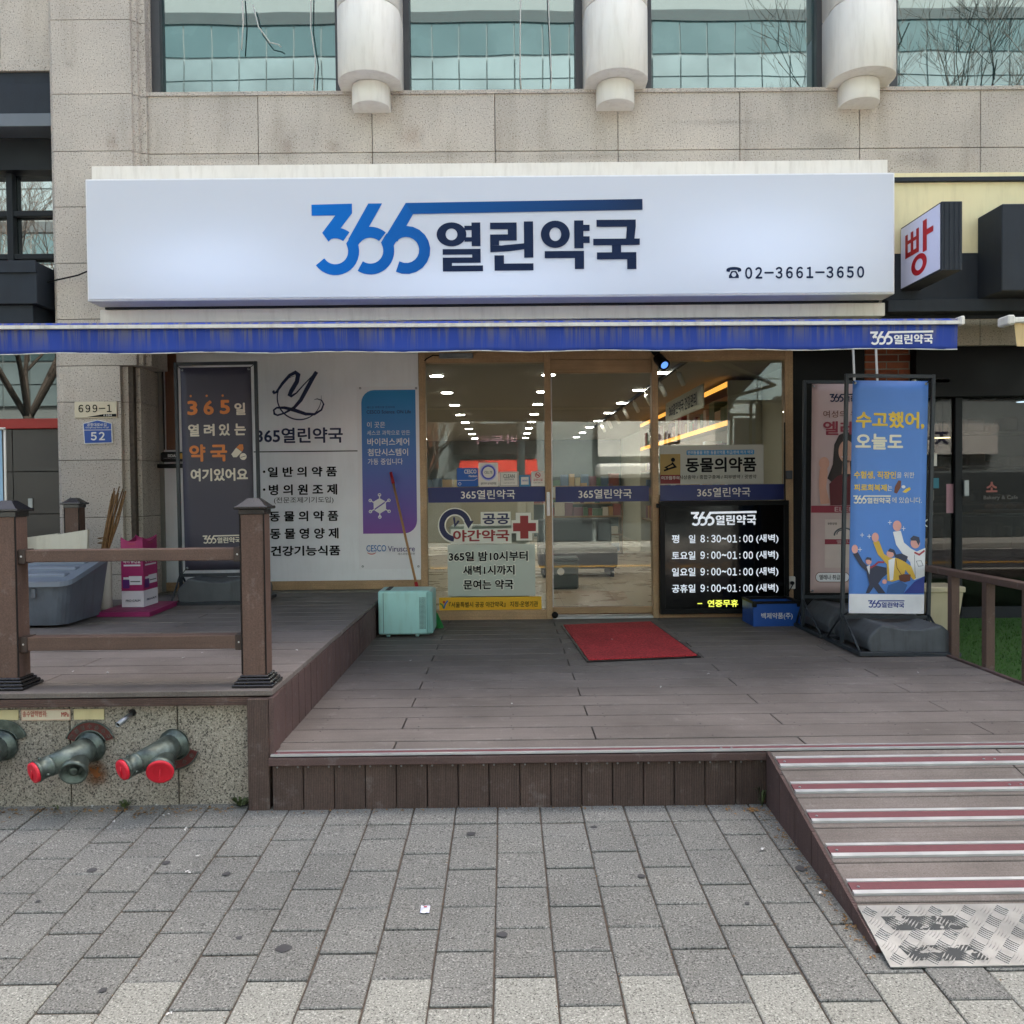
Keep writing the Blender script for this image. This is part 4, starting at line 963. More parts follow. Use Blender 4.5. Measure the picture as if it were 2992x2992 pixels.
P_(ell(567, 1115, 22, 27), m_skin, 4); P_(ell(660, 1202, 24, 28), m_skin, 4); P_([(634, 1180), (650, 1164), (680, 1172), (684, 1196), (676, 1214), (664, 1190), (640, 1190)], m_pdark, 5)
K.shape([strokepoly(dp([(655, 1250), (680, 1262), (708, 1240)]), 9)], m_pred, 'printed_tie', lay=5); K.shape([strokepoly(dp([(665, 1295), (690, 1292), (700, 1318), (676, 1322)]), 2, True), strokepoly(dp([(655, 1262), (660, 1380)]), 2)], m_pdark, 'printed_line', lay=5)
P_([(512, 1462), (522, 1420), (585, 1398), (620, 1418), (600, 1462)], m_pblue, 3)
P_([(444, 1200), (474, 1192), (500, 1260), (532, 1280), (578, 1280), (640, 1322), (664, 1382), (650, 1392), (610, 1340), (600, 1385), (540, 1402), (516, 1396), (514, 1312), (468, 1262)], m_pyel, 4)
P_([(522, 1292), (556, 1278), (546, 1392), (530, 1396)], m_pwhite, 5); P_(ell(455, 1175, 18, 24), m_skin, 5); P_(ell(532, 1258, 19, 20), m_skin, 5); P_([(518, 1246), (530, 1230), (552, 1238), (562, 1262), (590, 1256), (622, 1272), (612, 1302), (585, 1288), (556, 1276), (546, 1252)], m_pdark, 6)
P_([(574, 1370), (600, 1362), (636, 1364), (634, 1396), (606, 1404), (580, 1396)], m_pbrown, 6); K.shape([strokepoly(dp([(560, 1285), (566, 1330), (590, 1368)]), 3)], m_pbrown, 'printed_line', lay=6)
P_([(340, 1262), (366, 1252), (392, 1300), (416, 1324), (462, 1320), (512, 1330), (515, 1362), (490, 1384), (470, 1412), (508, 1462), (470, 1462), (446, 1430), (424, 1462), (406, 1462), (424, 1416), (410, 1352), (378, 1320)], m_pdark, 6)
P_(ell(350, 1236, 16, 22), m_skin, 7); P_(ell(421, 1298, 15, 17), m_skin, 7); P_([(404, 1290), (412, 1276), (434, 1280), (434, 1298), (424, 1290)], m_pdark, 8); P_([(410, 1326), (428, 1314), (424, 1366)], m_pwhite, 7); P_(ell(502, 1402, 12), m_skin, 7)
K.shape([strokepoly(dp([(428, 1332), (452, 1318), (470, 1302), (500, 1302)]), 9)], m_pred, 'printed_tie', lay=8)
for x, y in ((530, 1098), (600, 1128), (388, 1164), (424, 1170), (377, 1238)): K.shape([strokepoly(dp([(x-10, y), (x+10, y)]), 3), strokepoly(dp([(x, y-11), (x, y+11)]), 3)], m_pwhite, 'printed_sparkle', lay=3)
K.rect(342, 1466, 727, 1565, m_pwhite, 'printed_foot_band', lay=9); K.logo(440, 1496, 625, 1536, m_pnavy, lay=10)

# pink banner behind it
m_pk = M('pink_banner_vinyl', S('#c3aaa6'), .5, var=.05, vs=3)
OP = (2.83, 7.75, ZD)
fb = (2.582,0.720,3.380,2.607); bb = (2.639,0.755,3.326,2.574)
lx = lambda v: v-OP[0]
_, sh = stand('banner_stand', 'faded pink supplement banner stand half hidden behind the blue one', OP, (0, rad(.6), 0), lx(fb[0]), lx(fb[2]), lz(fb[1]), lz(fb[3]), lx(bb[0]), lx(bb[2]), lz(bb[1]), lz(bb[3]), m_pk, -.5, .22, th=.22)
K = on_sheet(sh, (130, 390, 533, 1460), lx(bb[0]), lx(bb[2]), lz(bb[1]), lz(bb[3]))
m_wine = M('banner_wine', S('#8f3140'), .5, var=.03)
K.logo(220, 440, 420, 482, m_navy); K.text('여성의 유산균', 188, 526, 450, 562, m_pbrown, .005); K.text('엘레나', 188, 580, 445, 652, m_wine, .026)
m_hair = M('print_hair', S('#2d2320'), .5); m_face = M('print_face', S('#cf9c86'), .5)
K.shape([tess([(212, 872), (240, 800), (246, 700), (270, 650), (310, 634), (350, 650), (372, 720), (376, 820), (400, 900), (250, 905)])], m_hair, 'printed_hair', lay=2)
K.shape([tess(ell(308, 735, 40, 58))], m_face, 'printed_face', lay=3); K.shape([tess([(290, 780), (326, 780), (330, 850), (286, 850)])], m_face, 'printed_neck', lay=3)
K.shape([tess([(228, 1010), (222, 900), (262, 862), (290, 850), (308, 872), (330, 850), (372, 870), (400, 1010)])], M('print_dress', S('#5d1f24'), .5), 'printed_dress', lay=4)
K.shape([tess([(178, 1005), (168, 900), (172, 830), (184, 800), (206, 795), (214, 840), (206, 920), (226, 1000)]), tess(ell(195, 795, 26, 32))], m_face, 'printed_arm', lay=5)
K.shape([strokepoly(ell(300, 758, 16, 8, 20, 160, 8), 4)], m_pwhite, 'printed_smile', lay=5)
K.rect(130, 1012, 533, 1048, m_wine, 'printed_band', lay=6); K.text('ELENA', 250, 1018, 390, 1042, m_pk, .01, lay=7)
K.rect(202, 1082, 420, 1330, M('banner_light_pink', S('#cdbcb4'), .5), 'printed_pack', lay=2); K.rect(202, 1184, 420, 1210, m_wine, 'printed_band', lay=3); K.text('엘레나', 262, 1188, 340, 1206, m_pk, .01, lay=4); K.shape([strokepoly(ell(300, 1165, 50, 38, 180, 360, 12), 8), strokepoly(ell(285, 1160, 22, 22, 180, 360, 10), 5)], m_tank, 'printed_flower', lay=3); K.text('유한양행', 215, 1098, 262, 1110, m_inkb, .01, lay=3)
K.shape([tess(rrect(155, 1353, 330, 1405, 24)), ], m_pbrown, 'printed_button', lay=2); K.shape([tess(rrect(158, 1356, 327, 1402, 22))], m_pwhite, 'printed_button_fill', lay=3); K.text('엘레나 취급처', 175, 1366, 300, 1392, m_inkb, .01, lay=4)

# dark banner on the terrace
m_dk = M('charcoal_banner_vinyl', S('#413f4b'), .5, var=.06, vs=3)
OD = (-2.42, 7.78, ZU)
fb = (-2.851,0.969,-2.157,2.823); bb = (-2.805,1.013,-2.194,2.774)
lx = lambda v: v-OD[0]; lz = lambda v: v-ZU
_, sh = stand('banner_stand', 'charcoal banner stand with orange and cream lettering on the terrace', OD, (0, rad(-.3), 0), lx(fb[0]), lx(fb[2]), lz(fb[1]), lz(fb[3]), lx(bb[0]), lx(bb[2]), lz(bb[1]), lz(bb[3]), m_dk, -.28, .3, th=.2)
K = on_sheet(sh, (80, 178, 575, 1605), lx(bb[0]), lx(bb[2]), lz(bb[1]), lz(bb[3]))
m_or = M('banner_orange', S('#d4803f'), .5, var=.03); m_crm = M('banner_cream', S('#d8d0bd'), .5, var=.03)
def sk(r, k=.026):
    d = k*((r[1]+r[3])/2-178); return (r[0]-d*.9+6, r[1], r[2]-d*.9+6, r[3])
for body, r, mt in (('3', (124, 410, 196, 512), m_or), ('6', (238, 410, 310, 512), m_or), ('5', (352, 408, 424, 508), m_or), ('일', (455, 430, 532, 516), m_crm), ('열', (130, 575, 208, 662), m_crm), ('려', (240, 575, 316, 660), m_crm), ('있', (346, 575, 424, 660), m_crm), ('는', (455, 575, 535, 658), m_crm), ('약', (138, 718, 252, 840), m_or), ('국', (286, 722, 404, 840), m_or), ('여기있어요', (147, 888, 550, 978), m_crm)):
    K.text(body, *sk(r), mt, .035)
K.shape([tess(ell(x, 378, 8, n=14)) for x in (150, 262, 374)], m_or, 'printed_dot')
K.shape([tess([(425, 790), (460, 745), (500, 775), (462, 812), (438, 812)])], m_crm, 'printed_capsule'); K.shape([tess([(462, 743), (484, 722), (508, 722), (512, 752), (502, 773)])], m_or, 'printed_capsule', lay=3); K.shape([tess(ell(508, 808, 24))], m_crm, 'printed_pill', lay=3); K.shape([strokepoly([(490, 814), (526, 804)], 4)], m_dk, 'printed_line', lay=4)
K.logo(210, 1358, 480, 1418, m_crm)

# ------------------------------------------------------------------ things on the terrace
gb = thing('grey_bin', 'grey plastic grit bin with sloping ribbed lid on the terrace', 'bin', (-3.5, 6.6, ZU))
m_bin = M('grey_bin_plastic', S('#5c626b'), .5, var=.14, vs=7, dirt=.3, bump=.08, bs=50); m_lid = M('grey_lid_plastic', S('#757e8a'), .4, var=.07, vs=5)
bx0, bx1, by0, by1 = -4.02, -3.10, 6.27, 7.0
def rib(x0, x1, y0, y1, zf, zb2, z0, ins, r=.09, n=5):
    ring_ = rrect(x0, y0, x1, y1, r, n=n); low = rrect(x0+ins, y0+ins, x1-ins, y1-ins, r, n=n)
    return [(x, y, z0) for x, y in low], [(x, y, zf+(zb2-zf)*(y-y0)/(y1-y0)) for x, y in ring_]
lo_, hi_ = rib(bx0, bx1, by0, by1, ZU+.30, ZU+.46, ZU+.02, .05); n = len(lo_)
MB().add(lo_+hi_, [tuple(range(n))]+[tuple(range(n, 2*n))]+[(i, (i+1) % n, n+(i+1) % n, n+i) for i in range(n)], False).build('bin_body', m_bin, gb)
la, lb = rib(bx0-.02, bx1+.02, by0-.02, by1+.02, ZU+.335, ZU+.50, ZU, 0)
la = [(x, y, z-.035) for (x, y, z) in lb]
lid = MB().add(la+lb, [tuple(range(n))]+[tuple(range(n, 2*n))]+[(i, (i+1) % n, n+(i+1) % n, n+i) for i in range(n)]).build('lid', m_lid, gb)
for k in range(4):
    y = by0+.1+k*.155; z = ZU+.335+(.165)*(y-by0+.02)/(by1-by0+.04)
    MB().box(bx0+.06, y, z-.01, bx1-.06, y+.085, z+.022, .01).build('lid_rib', m_lid, gb)
MB().box(-3.35, 6.262, ZU+.22, -3.32, 6.275, ZU+.29, .003).build('latch', m_bin, gb)
fbx = thing('foam_boards', 'two off white foam boards leaning behind the grey bin', 'boards', (-3.75, 7.1, ZU))
m_foam = M('foam_board', S('#cfcabb'), .8, var=.06, dirt=.15)
for x0, x1, y, z1, dz in ((-3.79, -3.37, 7.10, 1.40, .06), (-3.90, -3.64, 7.16, 1.37, .03)):
    MB().prism([(x0, y, ZU), (x1, y, ZU), (x1+.01, y+.05, z1), (x0+.02, y+.05, z1-dz)], (0, .035, 0)).build('board', m_foam, fbx)
tw = thing('twig_broom', 'bundle of brown twigs bound over a white tube by the pilaster', 'broom', (-3.23, 7.15, ZU))
MB().tube([(-3.23, 7.15, ZU+.003), (-3.235, 7.17, 1.24)], .052, 16).build('white_tube', M('white_tube', S('#cac7bd'), .6, var=.06, dirt=.2), tw)
m_twig = M('twig_bark', S('#7a5c3c'), .85, var=.3, vs=30, bump=.5, bs=120)
tg = MB()
for k in range(16):
    a = random.uniform(0, 6.28); r = random.uniform(.0, .024); q = Vector((-3.24+math.cos(a)*r, 7.17+math.sin(a)*r, 1.2))
    e = Vector((-3.15+math.cos(a)*r*2.2+random.uniform(-.05, .05), 7.2+math.sin(a)*r*2, 1.74+random.uniform(-.14, .03)))
    m1 = q.lerp(e, .5)+Vector((random.uniform(-.015, .015), random.uniform(-.015, .015), 0))
    tg.tube([q, m1, e], [.010, .008, .005], 6)
tg.build('twigs', m_twig, tw, kind='stuff')
MB().tube([(-3.24+.045*math.cos(t*.5), 7.17+.045*math.sin(t*.5), 1.27+t*.003) for t in range(26)], .004, 5).build('binding', m_twig, tw)
ds = thing('display_column', 'magenta cardboard product display column with white foot on a slab', 'display', (-3.0, 7.2, ZU))
m_mag = M('magenta_card', S('#9c2a62'), .5, var=.04, dirt=.05); m_magw = M('white_card', S('#d8d6dc'), .5, var=.03)
MB().prism([(-3.17, 6.86, ZU+.002), (-2.75, 6.84, ZU+.002), (-2.79, 7.53, ZU+.002), (-3.2, 7.55, ZU+.002)], (0, 0, .035)).build('base_slab', M('magenta_slab', S('#8a2458'), .55, var=.1, vs=9), ds)
dx0, dx1, dy0, dy1, dz0, dz1 = -3.09, -2.915, 7.13, 7.42, ZU+.04, 1.335
MB().box(dx0, dy0, dz0, dx1, dy1, dz0+.13).build('white_foot', m_magw, ds)
cm = MB(); pf = []
for i in range(9): u = i/8; pf.append((dx0+(dx1-dx0)*u, dz1-.035*math.sin(math.pi*u)))
cm.prism([(dx0, dy0, dz0+.131), (dx1, dy0, dz0+.131)]+[(x, dy0, z) for x, z in pf[::-1]], (0, .006, 0)); cm.prism([(dx0, dy1-.006, dz0+.131), (dx1, dy1-.006, dz0+.131)]+[(x, dy1-.006, z+.01) for x, z in pf[::-1]], (0, .006, 0))
ps = [(dy0+.007+(dy1-dy0-.014)*i/8, dz1-.035*math.sin(math.pi*i/8)) for i in range(9)]
for xx in (dx0, dx1-.006): cm.prism([(xx, dy0+.007, dz0+.131), (xx, dy1-.007, dz0+.131)]+[(xx, y, z) for y, z in ps[::-1]], (.006, 0, 0))
cm.build('card_column', m_mag, ds)
fA = art(0, 0, 115, 400, (dx0, dy0-.001, dz0), (dx1-dx0, 0, 0), (0, 0, dz1-dz0), ds, .001); fBt = art(0, 0, 115, 400, (dx1+.001, dy0, dz0), (0, dy1-dy0, 0), (0, 0, dz1-dz0), ds, .001)
for f_ in (fA, fBt):
    f_.text('Hanmi', 38, 30, 78, 42, m_pred, .03); f_.text('여성 질 유래', 14, 102, 100, 120, m_wprint, .01); f_.text('특허 유산균', 12, 124, 104, 148, m_wprint, .02); f_.rect(14, 156, 102, 165, m_magw, 'printed_strip')
    f_.rect(40, 222, 108, 272, m_magw, 'printed_box'); f_.shape([tess(rrect(8, 240, 44, 292, 8))], M('purple_print', S('#5c2a72'), .5), 'printed_jar', lay=3); f_.rect(12, 228, 40, 242, m_magw, 'printed_lid', lay=3); f_.rect(48, 250, 100, 256, m_tank, 'printed_line', lay=3)
    f_.text('PRO-CALM', 22, 356, 98, 368, m_navy, .015)

# ------------------------------------------------------------------ things by the door
ht = thing('mint_appliance', 'mint green metal appliance lying on the deck beside the terrace step', 'appliance', (-.87, 7.7, ZD))
m_mint = M('mint_enamel', S('#acdcd8'), .35, var=.05, vs=4, dirt=.16); m_minte = M('mint_edge', S('#86b5b0'), .4, var=.05, dirt=.2)
hz0, hz1 = ZD+.022, ZD+.40; hx0, hx1 = -1.105, -.635
o = MB().box(hx0, 7.56, hz0, hx1-.02, 7.90, hz1).build('casing', m_mint, ht); md = o.modifiers.new('bevel', 'BEVEL'); md.width = .022; md.segments = 3
o = MB().box(hx1-.055, 7.545, hz0+.01, hx1, 7.91, hz1-.008).build('back_shell', m_minte, ht); md = o.modifiers.new('bevel', 'BEVEL'); md.width = .014; md.segments = 2
MB().box(hx0+.06, 7.60, hz1-.001, hx0+.10, 7.88, hz1+.003).build('top_slot', m_black, ht)
MB().box(hx0+.045, 7.5585, hz0+.02, hx0+.049, 7.562, hz1-.02).build('seam', M('seam_shadow_gap', S('#4d6360'), .6), ht)
gr = MB()
for i in range(5):
    for j in range(26): gr.box(hx1-.115+i*.011, 7.5575, hz0+.05+j*.0105, hx1-.109+i*.011, 7.5605, hz0+.056+j*.0105)
gr.build('vent_holes', M('vent_dark', S('#33403f'), .7), ht, kind='stuff')
for x in (hx0+.08, hx1-.14): 
    for y in (7.60, 7.86): MB().lathe([(.012, 0), (.018, .008), (.022, .024)], (x, y, ZD+.001), (0, 0, 1), 10).build('foot', m_mint, ht)
gbm = thing('broom', 'broom with red tipped wooden handle and green bristles leaning on the panel', 'broom', (-.75, 8.1, ZD))
pa = Vector(((-1.100,1.863)[0], 8.50, (-1.100,1.863)[1])); pb = Vector(((-0.830,0.773)[0], 8.2, (-0.830,0.773)[1]))
dv = (pb-pa).normalized(); le = (pb-pa).length
MB().tube([pa+dv*le*.1, pb], .0115, 10).build('handle', M('broom_handle', S('#b08456'), .5, var=.1, stretch=(20, 20, 1)), gbm)
MB().tube([pa, pa+dv*le*.1], [.013, .0155], 10).build('grip', M('red_plastic', S('#a8262b'), .4, var=.05), gbm); MB().tube([pb-dv*.07, pb+dv*.03, pb+dv*.12], [.016, .02, .03], 10).build('socket', M('red_plastic', S('#a8262b')), gbm)
bs_ = MB(); hub = pb+dv*.12
for k in range(120):
    a, b = random.uniform(-1, 1), random.uniform(-1, 1); e = Vector((hub.x+.12+.10*a, hub.y-.12+.07*b, ZD+.006)); h0 = hub+Vector((.03*a, .015*b, 0))
    bs_.tube([h0, h0.lerp(e, .6)+Vector((.02, 0, .03)), e], .0022, 4, cap=False)
bs_.build('bristles', M('green_bristle', S('#2f9a4f'), .5, var=.2, vs=30), gbm, kind='stuff')
mt = thing('door_mat', 'red carpet mat with black rubber edge before the sliding door', 'mat', (.95, 7.3, ZD))
cn = [(.566, 6.363), (1.416, 6.493), (1.342, 8.271), (.486, 8.118)]; cen = Vector((.95, 7.31))
MB().prism([(x, y, ZD+.003) for x, y in cn], (0, 0, .006)).build('rubber_edge', m_black, mt)
def mat_red():
    b = NB('red_mat_pile'); n = b.noise(b.pos(), 90, 3, .7); n2 = b.noise(b.pos(), 3, 4)
    c = b.ramp(n, [(.35, S('#6a1416')), (.5, S('#bf2d33')), (.7, S('#d64a4e'))]); b.l(b.mul(c, b.ramp(n2, [(.3, (.8, .8, .8)), (.7, (1.1, 1.1, 1.1))])), b.p.inputs['Base Color']); b.p.inputs['Roughness'].default_value = .95; b.bump(n, .8, .006); return b.m
m_mat = mat_red()
inn = [(cen+(Vector(p)-cen)*f) for p, f in zip(cn, (.955,)*4)]
MB().prism([(p.x, p.y, ZD+.0095) for p in inn], (0, 0, .006)).build('pile', m_mat, mt)
ct = thing('blue_crate', 'blue corrugated plastic crate with black rim beside the hours board', 'crate', (2.4, 8.1, ZD))
m_cb = M('blue_corrugated', S('#1d4fa0'), .4, var=.05, vs=8); cx0, cx1, cy0, cy1, cz = 2.20, 2.62, 7.93, 8.30, ZD+.215
MB().box(cx0, cy0, ZD+.002, cx1, cy0+.006, cz).box(cx0, cy1-.006, ZD+.002, cx1, cy1, cz).box(cx0, cy0+.007, ZD+.002, cx0+.006, cy1-.007, cz).box(cx1-.006, cy0+.007, ZD+.002, cx1, cy1-.007, cz).box(cx0+.007, cy0+.007, ZD+.003, cx1-.007, cy1-.007, ZD+.012).build('crate_walls', m_cb, ct)
rm = MB()
for q in ((cx0-.006, cy0-.006, cx1+.006, cy0+.014), (cx0-.006, cy1-.014, cx1+.006, cy1+.006), (cx0-.006, cy0+.0145, cx0+.012, cy1-.0145), (cx1-.012, cy0+.0145, cx1+.006, cy1-.0145)): rm.box(q[0], q[1], cz-.012, q[2], q[3], cz+.012, .003)
rm.build('crate_rim', m_black, ct)
for xx in (cx0-.008, cx1-.03): MB().box(xx, cy0-.009, cz-.04, xx+.038, cy0+.02, cz+.014, .004).build('rim_corner', m_black, ct)
art(860, 1620, 1190, 1785, (cx0, cy0, ZD), (cx1-cx0, 0, 0), (0, 0, cz-ZD), ct).text('백제약품(주)', 915, 1690, 1136, 1738, m_wprint, .01, lay=1)
pb_ = thing('plug_box', 'white wall socket box with plug and cord right of the hours board', 'socket', (2.8, 8.55, 1.0))
r1 = (2.691,0.704,2.765,0.824)
MB().box(r1[0], 8.50, r1[1], r1[2], 8.56, r1[3], .006).build('socket_box', m_white, pb_)
MB().lathe([(.018, 0), (.018, .03), (.008, .05)], ((r1[0]+r1[2])/2, 8.50, (r1[1]+r1[3])/2), (0, -1, 0), 10).build('plug', m_black, pb_)
MB().tube([((r1[0]+r1[2])/2, 8.45, (r1[1]+r1[3])/2), (r1[0]-.02, 8.46, r1[1]-.05), (r1[0]-.03, 8.5, r1[1]+.3), (r1[0]-.01, 8.52, r1[1]+.6), (r1[0]-.015, 8.54, r1[1]+1.0), (r1[0]-.01, 8.55, r1[1]+1.6)], .006, 6).build('cord', m_black, pb_)
r2 = (2.688,1.760,2.750,1.841)
MB().box(r2[0], 8.53, r2[1], r2[2], 8.56, r2[3], .004).build('junction_box', m_tank, pb_)

# ------------------------------------------------------------------ fire service inlets on the plinth
m_brz = M('weathered_brass', S('#5f6a64'), .4, metal=.6, var=.55, vs=22, bump=.25, bs=55, dirt=.3); m_rcap = M('red_cap', S('#d22336'), .4, var=.05)
m_plred = M('inlet_plate_red', S('#5d2b28'), .6, var=.2, vs=20)
def inlet(name, label, x, z, capped, rot, text_, plate=m_plred):
    t = thing(name, label, 'fire inlet', (x, 4.3, z), 'fire service inlets')
    P0 = Vector((x, 4.30, z)); ax = Vector((-.36, -.86, -.36)).normalized()
    P1 = P0+Vector((-.015, -.085, -.012)); P2 = P0+Vector((-.105, -.20, -.035)); P3 = P0+Vector((-.16, -.275, -.052))
    b = MB().lathe([(.076, 0), (.076, .015), (.064, .02), (.06, .05)], P0, (P1-P0), 24)
    b.tube([P0+(P1-P0)*.2, P1, P1.lerp(P2, .5), P2], [.06, .064, .055, .047], 20); b.build('body', m_brz, t)
    d2 = (P3-P2).normalized()
    MB().lathe([(.047, 0), (.050, .004), (.050, .012), (.047, .016), (.048, .055), (.051, .06), (.051, .072)], P2-d2*.01, d2, 22).build('coupling', m_brz, t)
    for a in (0, 2.1, 4.2):
        u_ = d2.orthogonal().normalized(); w_ = d2.cross(u_); e_ = u_*math.cos(a)+w_*math.sin(a)
        MB().lathe([(.008, 0), (.008, .009), (.005, .012)], P2+d2*.03+e_*.044, e_, 8).build('lug', m_brz, t)
    c = MB().lathe([(.045, 0), (.048, .004), (.048, .016), (.038, .019)], P2+d2*.058, d2, 22).build('cap', m_rcap, t)
    MB().tube([P2+d2*.078+Vector((0, 0, .026)), P2+d2*.078-Vector((0, 0, .026))], .0035, 6).build('cap_bar', m_rcap, c)
    d3 = Vector((.16, -.86, -.36)).normalized(); Q = P1+Vector((.004, -.035, -.03))
    MB().lathe([(.052, 0), (.055, .05), (.062, .055), (.062, .082), (.053, .084), (.052, .06), (.035, .058), (.035, .05)], Q, d3, 24).build('branch', m_brz, t)
    if capped:
        c = MB().lathe([(.06, 0), (.062, .004), (.062, .012), (.053, .015), (.034, .004)], Q+d3*.08, d3, 24).build('cap', m_rcap, t)
        MB().tube([Q+d3*.0935+Vector((0, .01, .03)), Q+d3*.0935-Vector((0, .012, .03))], .004, 6).build('cap_bar', m_rcap, c)
    else: MB().lathe([(.022, 0), (.022, .008), (.012, .012)], Q+d3*.06, d3, 18).build('clapper', m_brz, t)
    # sector shaped name plate with raised lettering
    pl = MB(); a0, a1 = rot; N = 16
    rin, rout = .078, .122
    arc = [(math.cos(rad(a0+(a1-a0)*i/N)), math.sin(rad(a0+(a1-a0)*i/N))) for i in range(N+1)]
    pl.prism([(x+c*rout, 4.288, z+s*rout) for c, s in arc]+[(x+c*rin, 4.288, z+s*rin) for c, s in arc[::-1]], (0, .009, 0)); o = pl.build('name_plate', plate, t)
    e = MB().tube([(x+c*rout, 4.287, z+s*rout) for c, s in arc], .004, 6).tube([(x+c*rin, 4.287, z+s*rin) for c, s in arc], .004, 6); e.build('plate_rim', m_brz, o)
    L_ = len(text_); rm_ = (rin+rout)/2
    for i, ch in enumerate(text_):
        a = a1-(a1-a0)*(i+.5)/L_; q = .0115; ca, sa = math.cos(rad(a)), math.sin(rad(a)); tx = Vector((sa, 0, -ca)); ty = Vector((ca, 0, sa))
        if a0 < -20: tx, ty = -tx, -ty
        o0 = Vector((x+ca*rm_, 4.2865, z+sa*rm_))-tx*q-ty*q
        art(0, 0, 1, 1, o0, tx*2*q, ty*2*q, o, .001).text(ch, 0, 0, 1, 1, m_brz, .01, lay=1)
    return t
pI = (-2.025,0.461), (-1.621,0.469), (-2.447,0.473)
inlet('fire_inlet', 'fire inlet with one red cap and an open ring beneath a red name plate', pI[0][0], pI[0][1], False, (20, 160), '연결살수송수구')
inlet('fire_inlet', 'rightmost fire inlet with two red caps, plate turned to its lower right', pI[1][0], pI[1][1], True, (-100, -20), '송수구')
inlet('fire_inlet', 'fire inlet cut by the left picture edge with green bronze plate', pI[2][0], pI[2][1], False, (20, 160), '연결송수구', m_brz)
dr = thing('drain_pipe', 'short grey drain pipe stub sticking out of the granite plinth', 'pipe', (-1.9, 4.3, .6))
q = (-1.823,0.623)
MB().lathe([(.017, 0), (.017, .004)], (q[0], 4.299, q[1]), (0, -1, 0), 16).build('hole', m_black, dr)
o = MB().tube([(q[0], 4.33, q[1]), (q[0]-.03, 4.2, q[1]-.035)], .0125, 14, cap=False); o.build('pipe', m_steel, dr).modifiers.new('thick', 'SOLIDIFY').thickness = .002
MB().lathe([(.010, 0), (.010, .002)], (q[0]-.028, 4.21, q[1]-.033), (-.2, -.9, -.25), 12).build('bore', m_black, dr)
m_tile = M('cream_tile', S('#cfc59a'), .4, var=.08, dirt=.15)
for (x0, x1, lab) in ((-60, 135, 'blank cream wall tag at the left picture edge under the terrace'), (548, 773, 'blank cream wall tag right of the red lettered pressure tag')):
    q = ((-2.499,0.594,-2.372,0.644), (-2.104,0.592,-1.958,0.643))[x0 > 0]
    tag(MB().box(q[0], 4.292, q[1], q[2], 4.2985, q[3], .001).build('wall_tag', m_tile), lab, 'tag', 'wall tags under the terrace')
wt = thing('wall_tag', 'cream wall tag with red pressure lettering above the fire inlets', 'tag', (-2.4, 4.29, .6), 'wall tags under the terrace')
q = (-2.357,0.590,-2.120,0.644)
MB().box(q[0], 4.292, q[1], q[2], 4.2985, q[3], .001).build('plate', M('pale_tag', S('#d2c8b2'), .45, var=.05), wt)
c_ = wall_canvas((-2.2374,4.2915,0.6177,0.00064872,-0.00000784,-0.00001518,-0.00065462,341,99), wt, 0, .0006); m_tred = M('tag_red', S('#a83a34'), .5); c_.text('송수압력범위:', 168, 68, 350, 114, m_tred, .01, lay=1); c_.text('MPa', 456, 78, 512, 112, m_tred, .02, lay=1)
c_.shape([strokepoly([(162, 62), (520, 62), (520, 136), (162, 136)], 2, True)], m_tred, 'plate_line', lay=1)
# rust stain below the second inlet: its own thin mark on the stone
def rust(name='rust_stain', col='#7a4a20', amount=.85):
    b = NB(name); b.p.inputs['Base Color'].default_value = L4(S(col)); b.p.inputs['Roughness'].default_value = .9
    t = b.n('ShaderNodeBsdfTransparent'); mx = b.n('ShaderNodeMixShader'); tc = b.n('ShaderNodeTexCoord'); gd = b.n('ShaderNodeTexGradient', gradient_type='SPHERICAL'); mp = b.n('ShaderNodeMapping')
    mp.inputs['Location'].default_value = (-1, -1, -1); mp.inputs['Scale'].default_value = (2, 2, 2)
    b.l(tc.outputs['Generated'], mp.inputs[0]); sp_ = b.n('ShaderNodeSeparateXYZ'); cb_ = b.n('ShaderNodeCombineXYZ'); b.l(mp.outputs[0], sp_.inputs[0]); b.l(sp_.outputs[0], cb_.inputs[0]); b.l(sp_.outputs[2], cb_.inputs[2])
    b.l(cb_.outputs[0], gd.inputs[0]); nz = b.noise(b.pos(), 30, 4); k = b.n('ShaderNodeMath', operation='MULTIPLY'); b.l(gd.outputs[1], k.inputs[0]); b.l(nz, k.inputs[1])
    b.l(b.ramp(k.outputs[0], [(.04, 0), (.4, amount)]), mx.inputs[0]); b.l(t.outputs[0], mx.inputs[1]); b.l(b.p.outputs[0], mx.inputs[2]); b.l(mx.outputs[0], b.out.inputs[0]); return b.m
q = (-2.085,0.251,-1.929,0.409)
MB().add([(q[0], 4.2975, q[1]), (q[2], 4.2975, q[1]), (q[2], 4.2975, q[3]), (q[0], 4.2975, q[3])], [(0, 1, 2, 3)]).build('rust_stain', rust(), up)
m_rs, m_gs = rust('faint_rust', '#8a5f3c', .16), rust('grey_grime', '#4f4a44', .13)
for (x, z), w_, h_, mt_ in (((-3.471,4.810), .16, .22, m_rs), ((-1.941,4.789), .14, .3, m_rs), ((-0.822,4.875), .3, .3, m_rs), ((-1.527,4.786), .2, .2, m_rs), ((2.978,4.797), .5, .25, m_gs), ((3.861,4.616), .3, .3, m_gs), ((3.668,4.633), .35, .18, m_gs), ((2.017,4.979), 1.2, .07, m_gs), ((-0.808,4.701), 1.6, .10, m_gs), ((-2.452,4.699), 1.6, .08, m_gs), ((0.789,4.688), 1.5, .09, m_gs), ((-3.824,5.496), .09, .13, m_gs)):
    yy = 7.998 if x < -3.2 else 8.0975
    MB().add([(x-w_/2, yy, z-h_/2), (x+w_/2, yy, z-h_/2), (x+w_/2, yy, z+h_/2), (x-w_/2, yy, z+h_/2)], [(0, 1, 2, 3)]).build('wall_stain', mt_, bld)

